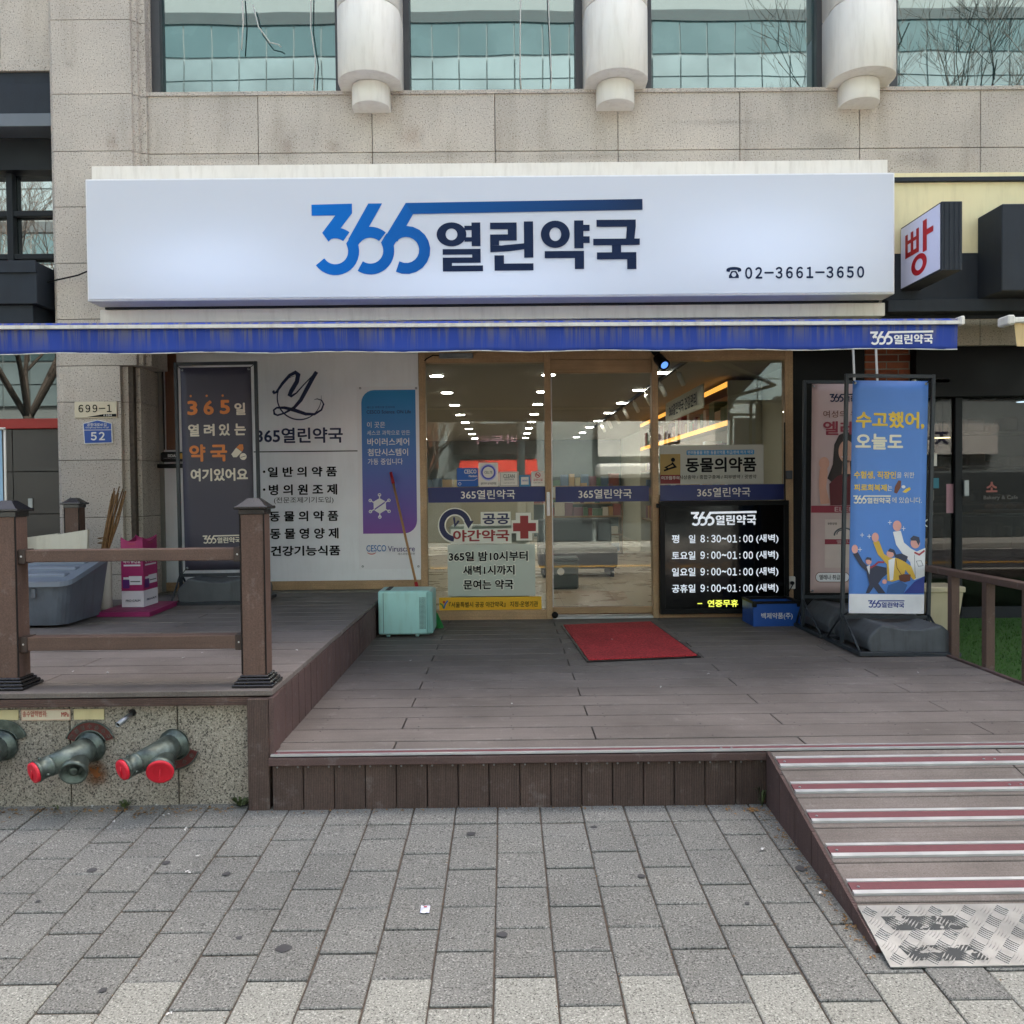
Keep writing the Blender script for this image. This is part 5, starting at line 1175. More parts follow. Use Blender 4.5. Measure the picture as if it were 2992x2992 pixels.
# ------------------------------------------------------------------ weeds, litter
m_leaf = M('weed_leaf', S('#47532f'), .6, var=.3, vs=40)
def weed(name, label, x, y, n, r, h):
    t = thing(name, label, 'weed', (x, y, gz(y)), 'weeds at the foot of the wall')
    mb = MB()
    for k in range(n):
        a = random.uniform(0, 6.28); l = r*random.uniform(.5, 1); e = h*random.uniform(.3, 1); c, s = math.cos(a), math.sin(a)*.6
        p0 = Vector((x+c*l*.1, y+s*l*.1, gz(y)+.004)); p2 = Vector((x+c*l, y+s*l, gz(y)+e*.8)); p1 = p0.lerp(p2, .55)+Vector((0, 0, e*.35)); wd = Vector((-s, c, .2)).normalized()*l*.2
        mb.add([p0, p1-wd, p2, p1+wd, p1+Vector((0, 0, -.003))], [(0, 1, 4), (1, 2, 4), (2, 3, 4), (3, 0, 4)])
    mb.build('leaves', m_leaf, t, kind='stuff'); MB().tube([(x, y, gz(y)-.005), (x+.004, y, gz(y)+h*.5)], .003, 5).build('stem', m_leaf, t)
for lab, p, n, r, h in (('small weed at the wall foot below the capped fire inlet', (-1.855,4.276), 26, .075, .07), ('wider weed at the wall foot beside the deck corner', (-1.299,4.275), 34, .10, .08), ('tiny weed at the wall foot below the open ring inlet', (-2.177,4.278), 14, .05, .04)): weed('weed', lab, p[0], 4.262, n//2, r*.75, h*.7)
weed('weed', 'sprig of yellow green weed in the corner of deck and ramp', 1.20, 4.19, 10, .05, .12)
lt = MB(); m_lit = M('dry_leaf_bits', S('#8a6a42'), .8, var=.5, vs=60)
def bit(mb, x, y, z, s):
    a = random.uniform(0, 3.14); c, d = math.cos(a)*s, math.sin(a)*s; k = random.uniform(.25, .6); h = random.uniform(.001, .006)
    mb.add([(x-c, y-d, z), (x+d*k, y-c*k, z+h), (x+c, y+d, z+h*.4), (x-d*k, y+c*k, z+h*.6)], [(0, 1, 2, 3)])
for k in range(230):
    y = 4.262-abs(random.gauss(0, .05)); bit(lt, random.uniform(-2.6, -1.3), y, gz(y)+.003, random.uniform(.004, .014))
for k in range(90):
    y = 4.2-abs(random.gauss(0, .02)); bit(lt, random.uniform(-1.2, 1.2), y, gz(y)+.003, random.uniform(.003, .009))
for k in range(150):
    y = random.uniform(2.9, 4.19); bit(lt, 1.222-abs(random.gauss(0, .03)), y, gz(y)+.003, random.uniform(.003, .011))
for k in range(40):
    bit(lt, 1.17-abs(random.gauss(0, .06)), 4.17-abs(random.gauss(0, .04)), gz(4.15)+.005, random.uniform(.005, .014))
for k in range(170):
    c = random.randint(-12, 9); y = random.uniform(2.3, 4.2); bit(lt, -.0565+c*PW+random.gauss(0, .006), y, gz(y)+.001, random.uniform(.002, .005))
tag(lt.build('leaf_litter', m_lit), 'dry leaf crumbs along the wall foot and paver joints', 'leaf litter', kind='stuff')
m_paperw = M('white_scraps', S('#d6d6d2'), .7, var=.1); lw = MB()
for p in ((-2.133,4.300), (-2.012,4.268), (-1.623,4.161), (-1.712,4.280), (-1.309,3.719), (-1.834,4.091), (-1.307,3.576), (-2.190,4.263), (-1.465,3.998), (-1.031,2.658), (1.065,3.717), (1.184,4.263), (1.179,3.330)):
    for k in range(3): bit(lw, p[0]+random.gauss(0, .006), p[1]+random.gauss(0, .006), gz(p[1])+.006+k*.002, random.uniform(.006, .014))
for p in ((0.488,6.910), (0.854,7.235), (1.334,5.902), (1.380,7.123), (0.017,5.138), (-0.722,6.501), (2.505,7.024), (2.726,5.874), (0.946,5.539)):
    for k in range(2): bit(lw, p[0]+random.gauss(0, .005), p[1]+random.gauss(0, .005), ZD+.004+(.014 if .5 < p[0] < 1.4 and p[1] > 6.4 else 0)+k*.002, random.uniform(.005, .011))
for p in ((-2.118,4.692), (-1.864,5.097), (-1.811,5.255), (-1.261,5.295), (-2.321,4.735)):
    bit(lw, p[0], p[1], ZU+.004, .012); bit(lw, p[0]+.004, p[1], ZU+.005, .008)
tag(lw.build('paper_scraps', m_paperw), 'tiny white paper scraps scattered on pavers and deck boards', 'paper scraps', kind='stuff')
pk = thing('paper_packet', 'small white sachet lying on the pavers', 'packet', (-.43, 3.2, gz(3.2)))
q = (-0.317,3.259); z = gz(q[1])
o = MB().add([(q[0]-.017+.034*i/4, q[1]-.028+.056*j/4, z+.004+.008*math.sin(math.pi*i/4)*math.sin(math.pi*j/4)+random.uniform(0, .003)) for j in range(5) for i in range(5)], [(j*5+i, j*5+i+1, j*5+i+6, j*5+i+5) for j in range(4) for i in range(4)]).build('sachet', M('sachet_white', S('#d3d6e6'), .4, var=.08, vs=60), pk)
MB().add([(q[0]-.005, q[1]-.004, z+.0145), (q[0]+.007, q[1]-.004, z+.0145), (q[0]+.007, q[1]+.006, z+.0145), (q[0]-.005, q[1]+.006, z+.0145)], [(0, 1, 2, 3)]).build('printed_mark', m_pred, pk)

# ------------------------------------------------------------------ pharmacy room behind the glass
m_tile_f = M('floor_tile', S('#cabda6'), .3, var=.05, vs=3); m_ceil = M('shop_ceiling', S('#a09a90'), .8, var=.03); m_wallw = M('shop_wall', S('#b9b6a4'), .8, var=.04); m_back = M('shop_back_wall', S('#5d6663'), .8, var=.1)
RX0, RX1, RY0, RY1, RZ0, RZ1 = -3.0, 3.05, 8.68, 23.6, .45, 3.0
def struct(name, r, m): o = box(name, r, m); o['kind'] = 'structure'; return o
fl = struct('shop_floor', (RX0, RY0-.03, RZ0-.1, RX1, RY1, RZ0-.002), m_sand)
for i in range(10):
    for j in range(9): piece('floor_tile', (.597, .597, .012), .001, m_tile_f, fl, (RX0+.3+i*.6, RY0+.3+j*.6, RZ0-.006))
struct('shop_floor_rear', (RX0, RY0+5.42, RZ0-.01, RX1, RY1, RZ0+.001), m_tile_f)
struct('shop_ceiling', (RX0, RY0-.03, RZ1, RX1, RY1, RZ1+.1), m_ceil)
struct('shop_wall_left', (RX0-.1, RY0-.03, RZ0-.1, RX0, RY1, RZ1), m_wallw); struct('shop_wall_right', (RX1, RY0-.03, RZ0-.1, RX1+.1, RY1, RZ1), m_wallw); struct('shop_wall_back', (RX0, RY1, RZ0, RX1, RY1+.1, RZ1), m_back)
m_lamp = lit('downlight_glow', (1, .96, .9), 22)
m_lring = M('downlight_ring', S('#c9c5bc'), .5)
for xx, y0, n in ((-.78, 10.19, 8), (.495, 10.19, 8), (1.77, 10.1, 8)):
    for k in range(n):
        y = y0+1.746*k; o = thing('ceiling_downlight', '%s glowing ceiling downlight from the front in the %s row' % (('first', 'second', 'third', 'fourth', 'fifth', 'sixth', 'seventh', 'eighth')[k], 'left' if xx < 0 else 'middle' if xx < 1 else 'right'), 'downlight', (xx, y, RZ1), 'downlights in the shop ceiling')
        MB().lathe([(.085, 0), (.085, .006), (.078, .008)], (xx, y, RZ1-.0085), (0, 0, 1), 16).build('trim_ring', m_lring, o)
        MB().lathe([(.074, 0), (.074, .003)], (xx, y, RZ1-.0125), (0, 0, 1), 16).build('lamp_disc', m_lamp, o)
tr_ = thing('track_light', 'black ceiling track with small white spot heads inside the shop', 'track light', (1.85, 13, RZ1))
MB().box(1.83, 8.9, RZ1-.035, 1.865, 18.5, RZ1-.001).build('track', m_black, tr_)
for k in range(8):
    y = 9.6+k*1.1; MB().tube([(1.85, y, RZ1-.03), (1.86, y, RZ1-.09)], .008, 6).tube([(1.86, y-.02, RZ1-.08), (1.93, y+.05, RZ1-.2)], .028, 10).build('spot_head', m_white, tr_)
# lit wall shelf along the right wall
ws = thing('lit_wall_shelf', 'wall shelf with warm glowing edge strips behind the right pane', 'shelf', (3.0, 13, RZ0))
m_swood = M('shelf_wood', S('#94795a'), .5, var=.1); m_glow = lit('warm_strip', (1, .42, .07), .34)
MB().box(2.98, 10.6, RZ0, 3.045, 17.5, 2.95).build('shelf_back', m_swood, ws)
for z in (2.92, 2.46, 2.0, 1.54, 1.08): 
    MB().box(2.66, 10.6, z, 2.979, 17.5, z+.03).build('shelf_board', m_swood, ws)
    if z > 2.2: MB().box(2.645, 10.6, z-.03, 2.658, 17.5, z+.03).build('glow_strip', m_glow, ws)
for y in (10.57, 17.51): MB().box(2.64, y, RZ0, 3.04, y+.028, 2.955).build('shelf_end', m_wallw, ws)
cols = [S(c) for c in ('#8f4a40', '#c9c3b4', '#5d7a60', '#b08a55', '#5a6f86', '#b5a681', '#d2d0ca', '#7d5560')]
pm = [M('pack_%d' % i, c, .5, var=.05) for i, c in enumerate(cols)]
for z in (2.49, 2.03, 1.57, 1.11):
    y = 10.7
    while y < 17.3:
        w_ = random.uniform(.1, .34); h = random.uniform(.12, .32); MB().box(2.72, y, z+.001, 2.95, y+w_-.015, z+h, .004).build('product_pack', random.choice(pm), ws); y += w_
hs = thing('hanging_wall_sign', 'pale hanging board with dark lettering above the lit shelf', 'sign', (2.3, 11.4, 2.7))
MB().box(2.30, 10.4, 2.62, 2.32, 12.8, 2.9).build('board', m_wallw, hs)
art(0, 0, 240, 28, (2.297, 12.8, 2.62), (0, -2.4, 0), (0, 0, .28), hs).text('365열린약국 건강관리', 30, 6, 210, 22, m_inkb, .02)
# rear shelves, bench, boxes
bs2 = thing('rear_shelf', 'low dark shelf of products at the back of the shop', 'shelf', (1.5, 17, RZ0))
for z in (RZ0+.02, .8, 1.15, 1.5): MB().box(.75, 16.9, z, 2.2, 17.4, z+.03).build('shelf_board', m_swood, bs2)
for x in (.74, 2.19): MB().box(x, 16.9, RZ0, x+.02, 17.4, 1.54).build('shelf_side', m_swood, bs2)
for z in (RZ0+.051, .831, 1.181, 1.531):
    x = .8
    while x < 2.1: w_ = random.uniform(.08, .2); MB().box(x, 16.95, z, x+w_-.01, 17.2, z+random.uniform(.12, .28)).build('product_pack', random.choice(pm), bs2); x += w_
bs3 = thing('dispensary_counter', 'pale counter with stocked shelves behind it deep in the shop', 'counter', (-.6, 20, RZ0))
MB().box(-2.8, 19.6, RZ0, .6, 20.2, 1.55, .01).build('counter', m_wallw, bs3)
for z in (1.3, 1.75):
    MB().box(-2.9, 23.0, z, 2.9, 23.4, z+.03).build('shelf_board', m_swood, bs3)
    x = -2.8
    while x < 2.8: w_ = random.uniform(.1, .3); MB().box(x, 23.05, z+.031, x+w_-.02, 23.3, z+random.uniform(.15, .38)).build('product_pack', random.choice(pm), bs3); x += w_
bn = thing('waiting_bench', 'dark grey upholstered bench on the shop floor', 'bench', (1.0, 12.9, RZ0))
m_uph = M('bench_vinyl', S('#2a2d2e'), .5, var=.1)
for nm, r in (('bench_seat', (.45, 12.4, RZ0+.12, 1.55, 13.1, RZ0+.42)), ('bench_back', (.45, 13.11, RZ0+.2, 1.55, 13.3, RZ0+.8))):
    o = MB().box(*r).build(nm, m_uph, bn); md = o.modifiers.new('bevel', 'BEVEL'); md.width = .05; md.segments = 3
for x in (.5, 1.45): MB().box(x, 12.45, RZ0, x+.05, 13.25, RZ0+.119).build('leg', m_black, bn)
gx = thing('green_box', 'dark green storage box with pale round mark inside the door', 'box', (.75, 11.1, RZ0))
MB().box(.52, 10.95, RZ0+.002, .88, 11.3, RZ0+.36, .02).build('box_body', M('green_box_plastic', S('#2e443c'), .5, var=.08), gx); MB().box(.51, 10.94, RZ0+.361, .89, 11.31, RZ0+.39, .01).build('lid', M('green_box_plastic', S('#2e443c')), gx); MB().lathe([(.045, 0), (.045, .004)], (.66, 10.95, RZ0+.22), (0, -1, 0), 18).build('round_mark', m_cream, gx)
im = thing('inner_mat', 'dark red mat just inside the sliding door', 'mat', (.95, 9.0, RZ0)); MB().box(.46, 8.74, RZ0+.001, 1.42, 9.25, RZ0+.014, .004).build('pile', M('inner_mat_pile', S('#6a1f22'), .95, var=.2, vs=60, bump=.6, bs=150), im)
cu = thing('white_cabinet', 'pale cabinet standing behind the night pharmacy sticker', 'cabinet', (-.1, 8.95, RZ0))
MB().box(-.56, 8.70, RZ0+.002, .22, 9.2, 1.335, .01).build('cabinet_body', M('cabinet_white', S('#dbe3d8'), .5, var=.04), cu); MB().box(-.555, 8.694, .6, .215, 8.699, 1.30).build('cabinet_front', m_wallw, cu)

# ------------------------------------------------------------------ narrow side door and device at the left
sdoor = thing('side_door', 'narrow dark door leaf between the pilaster and the charcoal banner', 'door', (-3.1, 8.6, ZU))
MB().box(-3.36, 8.53, .74, -3.275, 8.6, 3.1, .003).build('door_jamb', M('grey_jamb', S('#8b8a84'), .6, var=.08), sdoor)
MB().box(-3.245, 8.54, 2.1, -3.14, 8.6, 3.1, .003).build('brown_post', M('brown_post', S('#6d4a35'), .6, var=.1), sdoor)
MB().box(-3.274, 8.605, .75, -2.7, 8.64, 3.1).build('door_leaf', m_black, sdoor)
MB().box(-3.25, 8.595, 1.2, -3.14, 8.603, 1.93).build('door_pane', coated('dark_mirror_pane', (.01, .012, .013), (.8, .85, .85), .12), sdoor)
MB().tube([(-3.262, 8.53, 3.1), (-3.258, 8.525, 2.1)], .006, 6).build('cable', m_black, sdoor)
dv_ = thing('wall_device', 'small black device with white lettering and yellow disc beside the banner', 'device', (-3.15, 8.5, 1.98))
MB().box(-3.275, 8.46, 1.985, -3.05, 8.53, 2.077, .012).build('housing', m_black, dv_); MB().box(-3.342, 8.47, 1.926, -3.053, 8.53, 1.965, .008).build('arm', m_black, dv_)
cS = wall_canvas((-3.1477,8.4580,2.0290,0.00130529,-0.00001335,-0.00002576,-0.00130671,315,830), dv_); cS.text('SIDAS', 273, 811, 342, 832, m_wprint, .03); cS.text('Smart Gate company', 245, 837, 340, 843, m_wprint, .0); cS.shape([tess(ell(372, 824, 20))], M('device_yellow', S('#c9962e'), .5), 'disc')

# ------------------------------------------------------------------ left neighbour
ln = thing('left_shop_front', 'dark framed neighbouring shop front left of the pilaster', 'shop front', (-5, 8.4, ZU))
for a, b in ((-4.52, -4.04), (-5.5, -4.52), (-6.5, -5.5)): piece('stone_panel', (b-a-.006, .05, .9), .003, m_gran, ln, ((a+b)/2, 8.175, 6.045)); piece('stone_panel', (b-a-.006, .05, 1.2), .003, m_gran, ln, ((a+b)/2, 8.175, 7.1))
MB().box(-8, 8.11, 5.49, -4.04, 8.4, 5.592, .003).build('stone_ledge', m_gran, ln)
MB().box(-8, 8.14, 5.385, -4.04, 8.4, 5.488).build('fascia_strip', m_darkpaint, ln); MB().box(-8, 8.12, 5.105, -4.04, 8.4, 5.383, .004).build('fascia_board', m_darkpaint, ln); MB().box(-8, 8.08, 4.985, -4.04, 8.35, 5.10, .004).build('fascia_lip', M('grey_lip', S('#6b7278'), .6, var=.1), ln)
MB().box(-8, 8.36, 4.70, -4.04, 8.9, 4.984).build('soffit', m_dark, ln)
MB().box(-8, 8.52, 3.2, -4.04, 8.53, 4.70).build('window_pane', coated('reflecting_pane', (.015, .02, .02), (.9, .95, .95), .4), ln)
for r in ((-4.13, 3.2, -4.04, 4.7), (-4.66, 3.2, -4.60, 4.7), (-5.2, 3.2, -5.14, 4.7)): MB().box(r[0], 8.44, r[1], r[2], 8.515, r[3], .004).build('mullion', m_dark, ln)
for z in (4.30, 3.90): MB().box(-8, 8.45, z, -4.131, 8.512, z+.05, .004).build('transom', m_dark, ln)
dbx = thing('awning_box', 'charcoal painted box jutting out beside the pilaster at the left edge', 'box', (-4.6, 8.1, 3.25))
MB().box(-6.5, 7.88, 3.36, -4.10, 8.5, 3.73, .006).build('box_body', m_darkpaint, dbx); MB().box(-6.5, 7.86, 3.63, -4.098, 7.879, 3.735, .003).build('box_lip', m_darkpaint, dbx); MB().box(-6.5, 7.92, 3.2, -4.16, 8.5, 3.359, .004).build('box_foot', m_darkpaint, dbx)
m_lg = coated('left_lower_pane', (.012, .014, .013), (.85, .9, .88), .09)
MB().box(-8, 8.41, 2.397, -4.04, 8.42, 3.19).build('lower_pane', m_lg, ln)
MB().box(-8, 8.36, 2.303, -4.04, 8.45, 2.396, .004).build('red_band', M('red_band', S('#a02a22'), .5, var=.06), ln)
m_dt = M('dark_wall_tile', S('#3a3632'), .35, var=.1, rnd=.08)
for i in range(6):
    for j in range(4): piece('wall_tile', (.594, .02, .394), .002, m_dt, ln, (-4.04-.3-i*.6, 8.42, 2.303-.2-j*.4))
MB().box(-8, 8.432, .6, -4.04, 8.7, 2.3).build('wall_core', m_black, ln)
MB().box(-4.5, 8.40, 1.53, -4.46, 8.409, 1.65).build('wall_socket', m_steel, ln)
lbn = thing('pale_blue_banner', 'pale blue banner on a white pole cut by the left picture edge', 'banner', (-4.2, 7, ZU))
MB().box(-4.55, 7.0, 1.25, -3.945, 7.004, 2.19).build('banner_sheet', M('pale_blue_vinyl', S('#8fb4cf'), .5, var=.05), lbn); MB().tube([(-3.935, 7.01, ZU), (-3.925, 7.01, 2.2)], .009, 8).build('pole', m_white, lbn); MB().box(-4.6, 6.99, 2.195, -3.915, 7.015, 2.212, .004).build('top_bar', m_white, lbn); MB().box(-4.5, 6.8, ZU, -3.9, 7.2, ZU+.03, .006).build('foot', m_tank, lbn)

# ------------------------------------------------------------------ right neighbour: bakery
bk = thing('bakery_fascia', 'yellow plaster fascia over charcoal band above the bakery', 'fascia', (5, 8, 3.2))
m_yelw = M('yellow_plaster', S('#ece0b2'), .75, var=.05, vs=3, bump=.2, bs=30, dirt=.1)
FX0 = 3.42
MB().box(FX0, 8.0, 3.762, 9, 8.08, 4.39).build('yellow_panel', m_yelw, bk); MB().box(FX0, 7.98, 4.43, 9, 8.09, 4.47, .003).build('yellow_cap', m_yelw, bk); MB().box(FX0, 7.965, 4.391, 9, 8.08, 4.429, .003).build('grey_bar', m_darkpaint, bk)
MB().box(FX0, 7.995, 3.335, 9, 8.08, 3.76).build('charcoal_panel', m_darkpaint, bk); MB().box(FX0-.02, 7.9, 3.225, 9, 8.08, 3.334, .004).build('charcoal_beam', m_darkpaint, bk)
MB().box(FX0-.02, 8.081, 3.19, 9, 9.4, 3.30).build('soffit', m_dark, bk)
MB().box(4.24, 7.6, 3.336, 9, 7.994, 4.071, .008).build('charcoal_box', m_darkpaint, bk)
pj = thing('projecting_sign', 'projecting box sign with a red letter on white by the yellow fascia', 'sign', (3.63, 7.6, 3.43))
MB().box(3.552, 7.25, 3.43, 3.722, 7.994, 3.985, .004).build('sign_case', m_darkpaint, pj)
MB().box(3.546, 7.27, 3.445, 3.551, 7.98, 3.97).build('sign_face', M('sign_face_white', S('#c9cde6'), .4, var=.03, emit=(.75, .8, 1), es=.03), pj)
rbs = MB()
for k in range(4): MB().box(3.575+k*.04, 7.244, 3.44, 3.583+k*.04, 7.2495, 3.975).build('case_rib', m_darkpaint, pj)
q4 = lambda *a: tess(R4(*a))
art(0, 0, 100, 100, (3.545, 7.98, 3.445), (0, -.71, 0), (0, 0, .525), pj).shape([q4(13, 16, 20, 55), q4(28, 16, 35, 55), q4(20, 27, 28, 33), q4(20, 47, 28, 55), q4(35, 27, 43, 33), q4(35, 47, 43, 55), q4(43, 16, 50, 55), q4(60, 10, 70, 60), q4(70, 27, 86, 36), ring(50, 76, 20, 10, 17, 9)], M('letter_red', S('#c3202c'), .45), 'lettering', lay=1)
bp2 = thing('brick_pillar', 'red brick pillar behind the white crank rods', 'pillar', (3.7, 8.65, ZD))
m_brick = [M('brick_%d' % i, S(c), .85, var=.2, vs=20, bump=.4, bs=60, rnd=.12) for i, c in enumerate(('#8a4a33', '#7a3f2c', '#9a5a42'))]
BX0, BX1 = 3.47, 3.92
MB().box(BX0+.006, 8.608, .4, BX1-.006, 8.85, 3.2).build('mortar', M('mortar', S('#8b8378'), .95, var=.1), bp2)
z = .42; rowi = 0
while z < 3.15:
    cuts = [BX0, BX0+.215, BX0+.435, BX1+.001] if rowi % 2 == 0 else [BX0, BX0+.11, BX0+.33, BX1]
    for a, b in zip(cuts, cuts[1:]):
        b = min(b, BX1)
        if b-a > .03: piece('brick', (round(b-a-.012, 3), .1, .058), .004, random.choice(m_brick), bp2, ((a+b)/2, 8.65+random.uniform(-.003, .003), z+.03))
    z += .0705; rowi += 1
bw = thing('bakery_shop_front', 'dark glazed bakery front with lamps and display case inside', 'shop front', (5, 8.6, .4))
MB().box(2.764, 8.60, .42, BX0-.002, 8.75, 3.15).build('black_panel', m_black, bw)
MB().box(BX1+.002, 8.5, 2.53, 9, 8.75, 3.15, .004).build('head_panel', m_black, bw); MB().box(BX1+.002, 8.48, 3.06, 9, 8.499, 3.13).build('grey_beam', M('grey_beam', S('#7e8078'), .6), bw)
for a, b in ((BX1+.002, BX1+.06), (4.33, 4.40), (6.2, 6.27)): MB().box(a, 8.56, .42, b, 8.66, 2.529, .004).build('frame_post', m_dark, bw)
MB().box(BX1+.061, 8.56, .38, 9, 8.66, .5, .004).build('bottom_rail', m_dark, bw)
for a, b in ((BX1+.061, 4.329), (4.401, 6.199), (6.271, 9)): MB().box(a, 8.6, .501, b, 8.608, 2.528).build('glass_pane', m_darkglass, bw)
MB().box(4.40, 8.53, 1.577, 4.452, 8.599, 1.733, .006).build('door_lock', m_steel, bw)
cX = wall_canvas((4.5507,8.5970,1.5384,0.00158485,-0.00001670,0.00000360,-0.00157974,444.5,800), bw)
m_pinkp = M('pink_paper', S('#b98f9b'), .7, var=.05)
cX.rect(262, 702, 325, 880, m_pinkp, 'paper_notice'); cX.rect(160, 518, 205, 592, m_card, 'paper_notice'); cX.rect(158, 665, 217, 728, M('teal_notice', S('#2f7f93'), .5), 'paper_notice'); cX.rect(158, 812, 180, 892, m_card, 'paper_notice'); cX.rect(160, 738, 186, 802, M('grey_notice', S('#6d6c66'), .6), 'paper_notice'); cX.shape([ring(150, 942, 24, 17)], m_cream, 'ring_print')
for body, r in (('소', (505, 688, 575, 752)),): cX.text(body, *r, M('sign_pink', S('#9c5a52'), .5), .04)
cX.text('Bakery & Cafe', 490, 772, 700, 802, M('sign_dim', S('#6f6a66'), .5), .01)
# bakery room
struct('bakery_floor', (BX1, 8.67, .36, 9, 13, .4), m_dt); struct('bakery_wall_back', (BX1, 13, .36, 9, 13.1, 3.15), M('bakery_back', S('#33291f'), .8, var=.2)); struct('bakery_wall_left', (BX1-.05, 8.86, .36, BX1, 13, 3.15), m_dt); struct('bakery_ceiling', (BX1, 8.76, 3.0, 9, 13, 3.1), m_dark); struct('bakery_wall_right', (9, 8.5, .36, 9.1, 13, 3.3), m_dt)
dc = thing('display_case', 'glass topped bakery display case behind the dark pane', 'display case', (5.2, 9.4, .4))
MB().box(4.5, 9.1, .402, 7.5, 9.7, .95, .01).build('case_base', M('case_wood', S('#4a3326'), .5, var=.15), dc); MB().box(4.5, 9.1, .951, 7.5, 9.106, 1.36).build('case_glass', m_glass, dc); MB().box(4.49, 9.09, 1.361, 7.51, 9.71, 1.385).build('case_top', m_alu, dc)
for x in (4.5, 5.2, 5.9, 6.6): MB().box(x, 9.108, .951, x+.03, 9.14, 1.36).build('case_mullion', m_black, dc)
bsf = thing('bread_shelf', 'wooden bread shelf on the rear wall of the bakery', 'shelf', (5.8, 12.6, .4))
for z in (.9, 1.4, 1.9, 2.4):
    MB().box(4.6, 12.5, z, 7.4, 12.95, z+.03).build('shelf_board', m_swood, bsf); x = 4.7
    while x < 7.2: w_ = random.uniform(.16, .34); MB().box(x, 12.55, z+.031, x+w_-.05, 12.85, z+random.uniform(.12, .26), .03).build('loaf', M('loaf_%d' % random.randint(0, 2), S(random.choice(('#a8743a', '#8a5a30', '#c79a5a'))), .6, var=.15, vs=20), bsf); x += w_
br_ = thing('bread_tray', 'wooden tray of pastries on the bakery display case', 'tray', (5.4, 9.4, 1.385)); MB().box(5.05, 9.25, 1.386, 5.65, 9.6, 1.42, .006).build('tray', m_swood, br_)
for k in range(5): MB().lathe([(.01, 0), (.05, .02), (.045, .05), (.01, .065)], (5.12+k*.11, 9.4, 1.421), (0, 0, 1), 10).build('pastry', M('pastry', S('#a8743a'), .6, var=.15, vs=30), br_)
for nm, lab, p, r_, mt_ in (('pendant_lamp', 'warm glowing flat pendant lamp in the bakery', (4.62, 9.4, 2.19), .09, lit('warm_pendant', (1, .72, .35), 6)), ('pendant_lamp', 'bluish white glowing lamp at the right edge in the bakery', (5.62, 9.6, 2.58), .1, lit('cool_pendant', (.7, .85, 1), 2, False))):
    t = thing(nm, lab, 'lamp', p, 'pendant lamps in the bakery'); MB().lathe([(r_, 0), (r_*1.05, .01), (r_*.3, .05), (.01, .06)], p, (0, 0, 1), 18).build('lamp_shade', m_dark, t); MB().lathe([(r_*.9, 0), (r_*.9, .004)], (p[0], p[1], p[2]-.005), (0, 0, 1), 18).build('lamp_disc', mt_, t); MB().tube([(p[0], p[1], p[2]+.05), (p[0], p[1], 3.0)], .004, 5).build('cord', m_black, t)
ts = MB().box(3.9, 8.50, 2.66, 4.25, 8.56, 2.7, .005).build('head_lamp', m_white); tag(ts, 'small white lamp strip at the bakery door head', 'lamp')
# turf: sheet with blades
tf = MB().add([(3.235, 4.0, .30), (9, 4.0, .30), (9, 8.57, .395), (3.235, 8.57, .395)], [(0, 1, 2, 3)]); 
m_turf = M('turf', S('#35591f'), .8, var=.35, vs=25)
for k in range(9000):
    x, y = random.uniform(3.3, 5.6), random.uniform(5.0, 8.5); zz = .30+.095*(y-4)/4.57; a = random.uniform(0, 6.28); h = random.uniform(.012, .028); w_ = .004
    c, s = math.cos(a), math.sin(a); tf.add([(x-c*w_, y-s*w_, zz), (x+c*w_, y+s*w_, zz), (x+s*h*.6, y-c*h*.6, zz+h)], [(0, 1, 2)])
tag(tf.build('artificial_turf', m_turf), 'green artificial turf in front of the bakery', 'turf', kind='stuff')
pt = thing('planter_pot', 'beige square planter pot behind the side railing', 'planter', (3.6, 7.5, .36))
m_pot = M('beige_pot', S('#c0b496'), .6, var=.05, dirt=.1)
MB().add([(3.49, 7.35, .37), (3.72, 7.35, .37), (3.72, 7.58, .37), (3.49, 7.58, .37), (3.45, 7.3, .80), (3.76, 7.3, .80), (3.76, 7.62, .80), (3.45, 7.62, .80)], [(0, 3, 2, 1), (4, 5, 6, 7), (0, 1, 5, 4), (1, 2, 6, 5), (2, 3, 7, 6), (3, 0, 4, 7)]).build('pot', m_pot, pt); MB().box(3.435, 7.285, .80, 3.775, 7.635, .845, .006).build('pot_rim', m_pot, pt)
ca = thing('cream_awning', 'corner of a cream awning with white rail at the right picture edge', 'awning', (4.2, 6, 2.6))
m_crv = M('cream_fabric', S('#d2b98a'), .8, var=.1, dirt=.2)
V = []; F_ = []
for i in range(41):
    x = 3.43+i*.04
    for r in range(5): V.append((x+.02*(r/4)*(1 if i == 0 else 0), 6.0+.015*r/4*math.sin(x*11), 2.765-.04*r-.01*math.sin(x*5)))
for i in range(40):
    for r in range(4): a = i*5+r; F_.append((a, a+1, a+6, a+5))
MB().add(V, F_, True).build('valance', m_crv, ca); MB().add([(3.43, 6.0, 2.80), (5.1, 6.0, 2.80), (5.1, 8.0, 3.17), (3.43, 8.0, 3.17)], [(0, 1, 2, 3)]).build('canopy_cloth', m_crv, ca); MB().box(3.385, 5.97, 2.768, 5.1, 6.06, 2.805, .006).build('front_rail', m_white, ca); MB().box(3.37, 5.96, 2.755, 3.42, 6.1, 2.82, .01).build('end_cap', m_white, ca)
# wall right and left of the shops, far parts of the same house
MB().box(9.1, 8.3, .0, 40, 8.7, 5.2).build('wall', m_gran, bld); MB().box(-30, 8.5, .0, -8, 8.7, 5.5).build('wall', m_gran, bld)

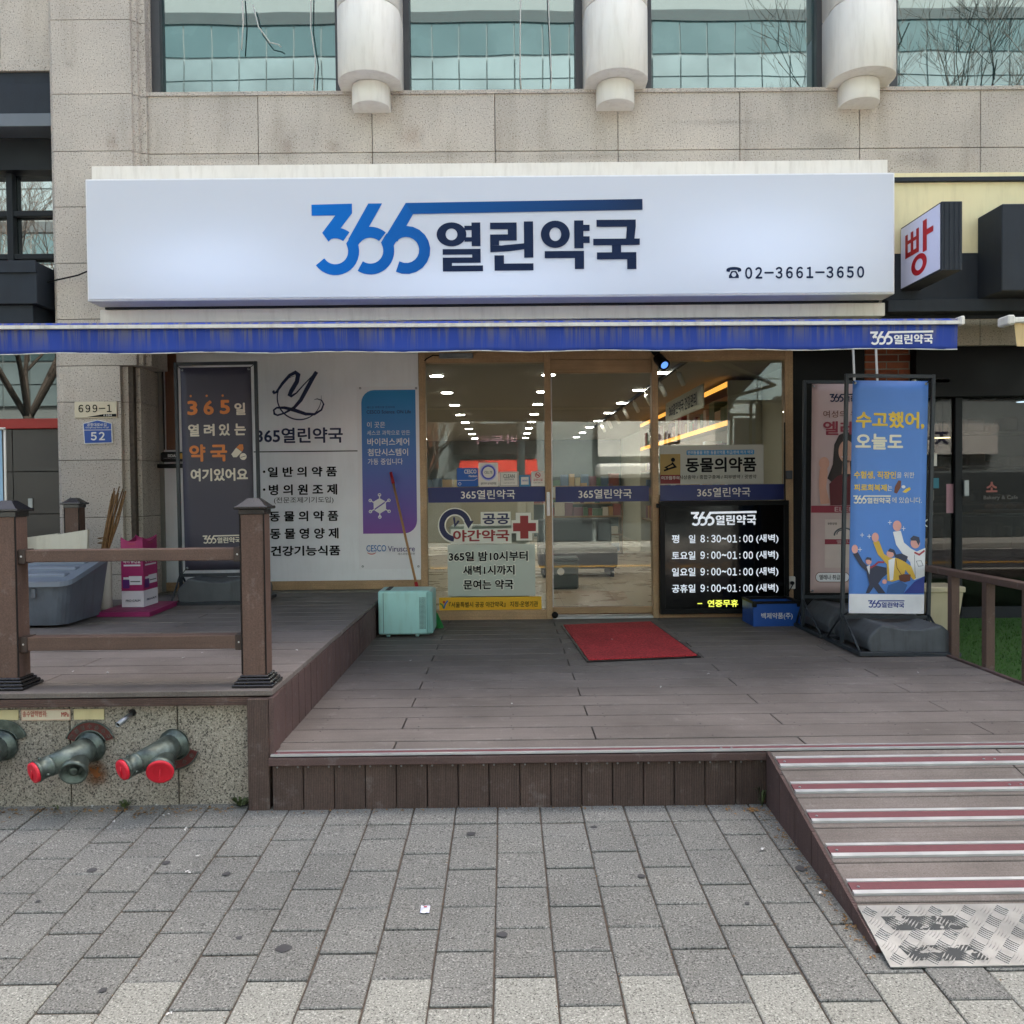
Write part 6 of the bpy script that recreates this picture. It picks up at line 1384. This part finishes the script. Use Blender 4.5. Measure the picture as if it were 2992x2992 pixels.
# ------------------------------------------------------------------ far side of the street
ob = thing('opposite_building', 'pale panelled building across the street mirrored in the upper windows', 'building', (0, -12, 0))
m_op = M('opposite_wall', S('#8f9898'), .7, var=.06); m_opp = M('opposite_panel', S('#84969a'), .5, var=.35, vs=.45); m_opw = M('opposite_window', S('#5a7276'), .25, var=.15, vs=.7); m_opd = M('opposite_dark', S('#4b5355'), .7)
MB().box(-34, -22, -.1, 34, -12.0, 18.6).build('wall', m_op, ob)
gp = MB(); gw = MB()
for fz in (4.4, 7.55, 10.7, 13.85):
    x = -33.5
    while x < 33.5:
        for r, h in ((0, .66), (.7, .66)): gp.box(x, -11.97, fz+1.5+r-1.9+.55, x+.83, -11.93, fz+1.5+r-1.9+.55+h)
        gw.box(x, -11.985, fz+1.6, x+.83, -11.97, fz+2.55); x += .87
gp.build('facade_panels', m_opp, ob, kind='stuff'); gw.build('window_band', m_opw, ob, kind='stuff')
for fz in (4.4, 7.55, 10.7, 13.85): MB().box(-33.6, -11.99, fz+2.6, 33.6, -11.94, fz+2.95).build('spandrel', m_opd, ob)
def far_sign(name, label, x0, x1, z0, z1, mat, body=None, tm=None, r=None):
    t = thing(name, label, 'sign', ((x0+x1)/2, -11.8, z0), 'shop signs across the street'); MB().box(x0, -11.94, z0, x1, -11.7, z1).build('sign_box', mat, t)
    if body: art(0, 0, 100, 100, (x1, -11.698, z0), (x0-x1, 0, 0), (0, 0, z1-z0), t).text(body, *(r or (10, 20, 90, 80)), tm, .03, lay=3)
far_sign('far_sign', 'dark far sign with pink lettering mirrored in the left pane', -1.7, 1.0, 2.85, 3.85, M('far_dark', S('#2a2521'), .6), '바두리', M('far_pink', S('#a98a97'), .5), (22, 38, 72, 66))
far_sign('far_sign', 'white far nail shop sign mirrored in the sliding door', 3.0, 6.8, 2.75, 4.0, M('far_white', S('#dcdcd6'), .5), '네일', m_inkb, (30, 40, 60, 80))
far_sign('far_sign', 'white and red far sign mirrored in the bakery pane', 12, 16, 2.7, 3.7, M('far_white', S('#dcdcd6')), '자전거', m_pdark, (40, 20, 90, 80))
far_sign('far_sign', 'long brown far fascia without lettering across the street', -9, -2.2, 2.4, 4.1, M('far_brown', S('#6b4a38'), .6))
rt = thing('red_stall_canopy', 'red canopy across the street mirrored in the left pane', 'canopy', (0, -11, 2)); MB().prism([(-1.5, -11.9, 2.7), (-1.5, -10.8, 2.2), (-1.5, -10.8, 1.95), (-1.5, -11.9, 2.2)], (2.5, 0, 0)).build('canopy', M('far_red', S('#c2321f'), .6, var=.1), rt)
wt_ = thing('white_canopy', 'white curved canopy across the street mirrored in the sliding door', 'canopy', (5, -11.3, 1.9)); MB().box(2.9, -11.9, 2.05, 6.8, -11.0, 2.5, .1).build('canopy', M('far_white', S('#dcdcd6')), wt_)
for k, (x0, x1) in enumerate(((-9, -4.2), (-4, -1.8), (-1.5, 1.2), (1.5, 2.8), (3.0, 6.8), (7, 11), (11.4, 17))):
    MB().box(x0, -11.97, .0, x1, -11.9, 1.9 if k == 2 else 2.1).build('shop_glazing', m_opd, ob)
ut = thing('utility_pole', 'grey utility pole across the street mirrored in the left pane', 'pole', (.45, -9.6, 0)); MB().tube([(.45, -9.6, -.05), (.45, -9.6, 9)], [.13, .11], 14).build('pole', m_steel, ut)
# bare street trees near the kerb behind the viewer
m_bark = M('tree_bark', S('#5a5048'), .9, var=.25, vs=12)
def bare_tree(name, label, x, y, h, seed):
    rs = random.Random(seed); t = thing(name, label, 'tree', (x, y, gz(y)), 'bare street trees')
    tk = MB(); tk.tube([(x, y, gz(y)-.1), (x+.05, y, h*.18), (x, y+.04, h*.36)], [.15, .12, .1], 12); tk.build('trunk', m_bark, t)
    cr = MB()
    def grow(p, d, l, r, lev):
        q = p+d*l*.5+Vector((rs.uniform(-1, 1), rs.uniform(-1, 1), 0))*l*.05; e = p+d*l
        cr.tube([p, q, e], [r, r*.8, r*.55], 5 if lev < 2 else 3, cap=False)
        if lev >= 6 or l < .15: return
        for k in range(rs.choice((2, 3, 3))):
            nd = (d+Vector((rs.uniform(-.8, .8), rs.uniform(-.8, .8), rs.uniform(-.1, .55)))).normalized(); grow(p.lerp(e, rs.uniform(.45, 1)), nd, l*rs.uniform(.6, .82), max(.004, r*.55), lev+1)
    for k in range(6):
        a = k*1.047+rs.uniform(-.3, .3); grow(Vector((x, y+.04, h*.34)), Vector((math.cos(a)*.55, math.sin(a)*.55, .9)).normalized(), h*.24, .065, 0)
    cr.build('crown', m_bark, t, kind='stuff')
bare_tree('street_tree', 'bare tree mirrored in the rightmost upper window', 8.6, -1.5, 12.5, 3)
bare_tree('street_tree', 'bare tree mirrored in the window at the left picture edge', -9.8, -1.6, 9.5, 5)
bare_tree('street_tree', 'slim bare tree across the street mirrored in the left pane', -2.6, -9.7, 5.5, 8)
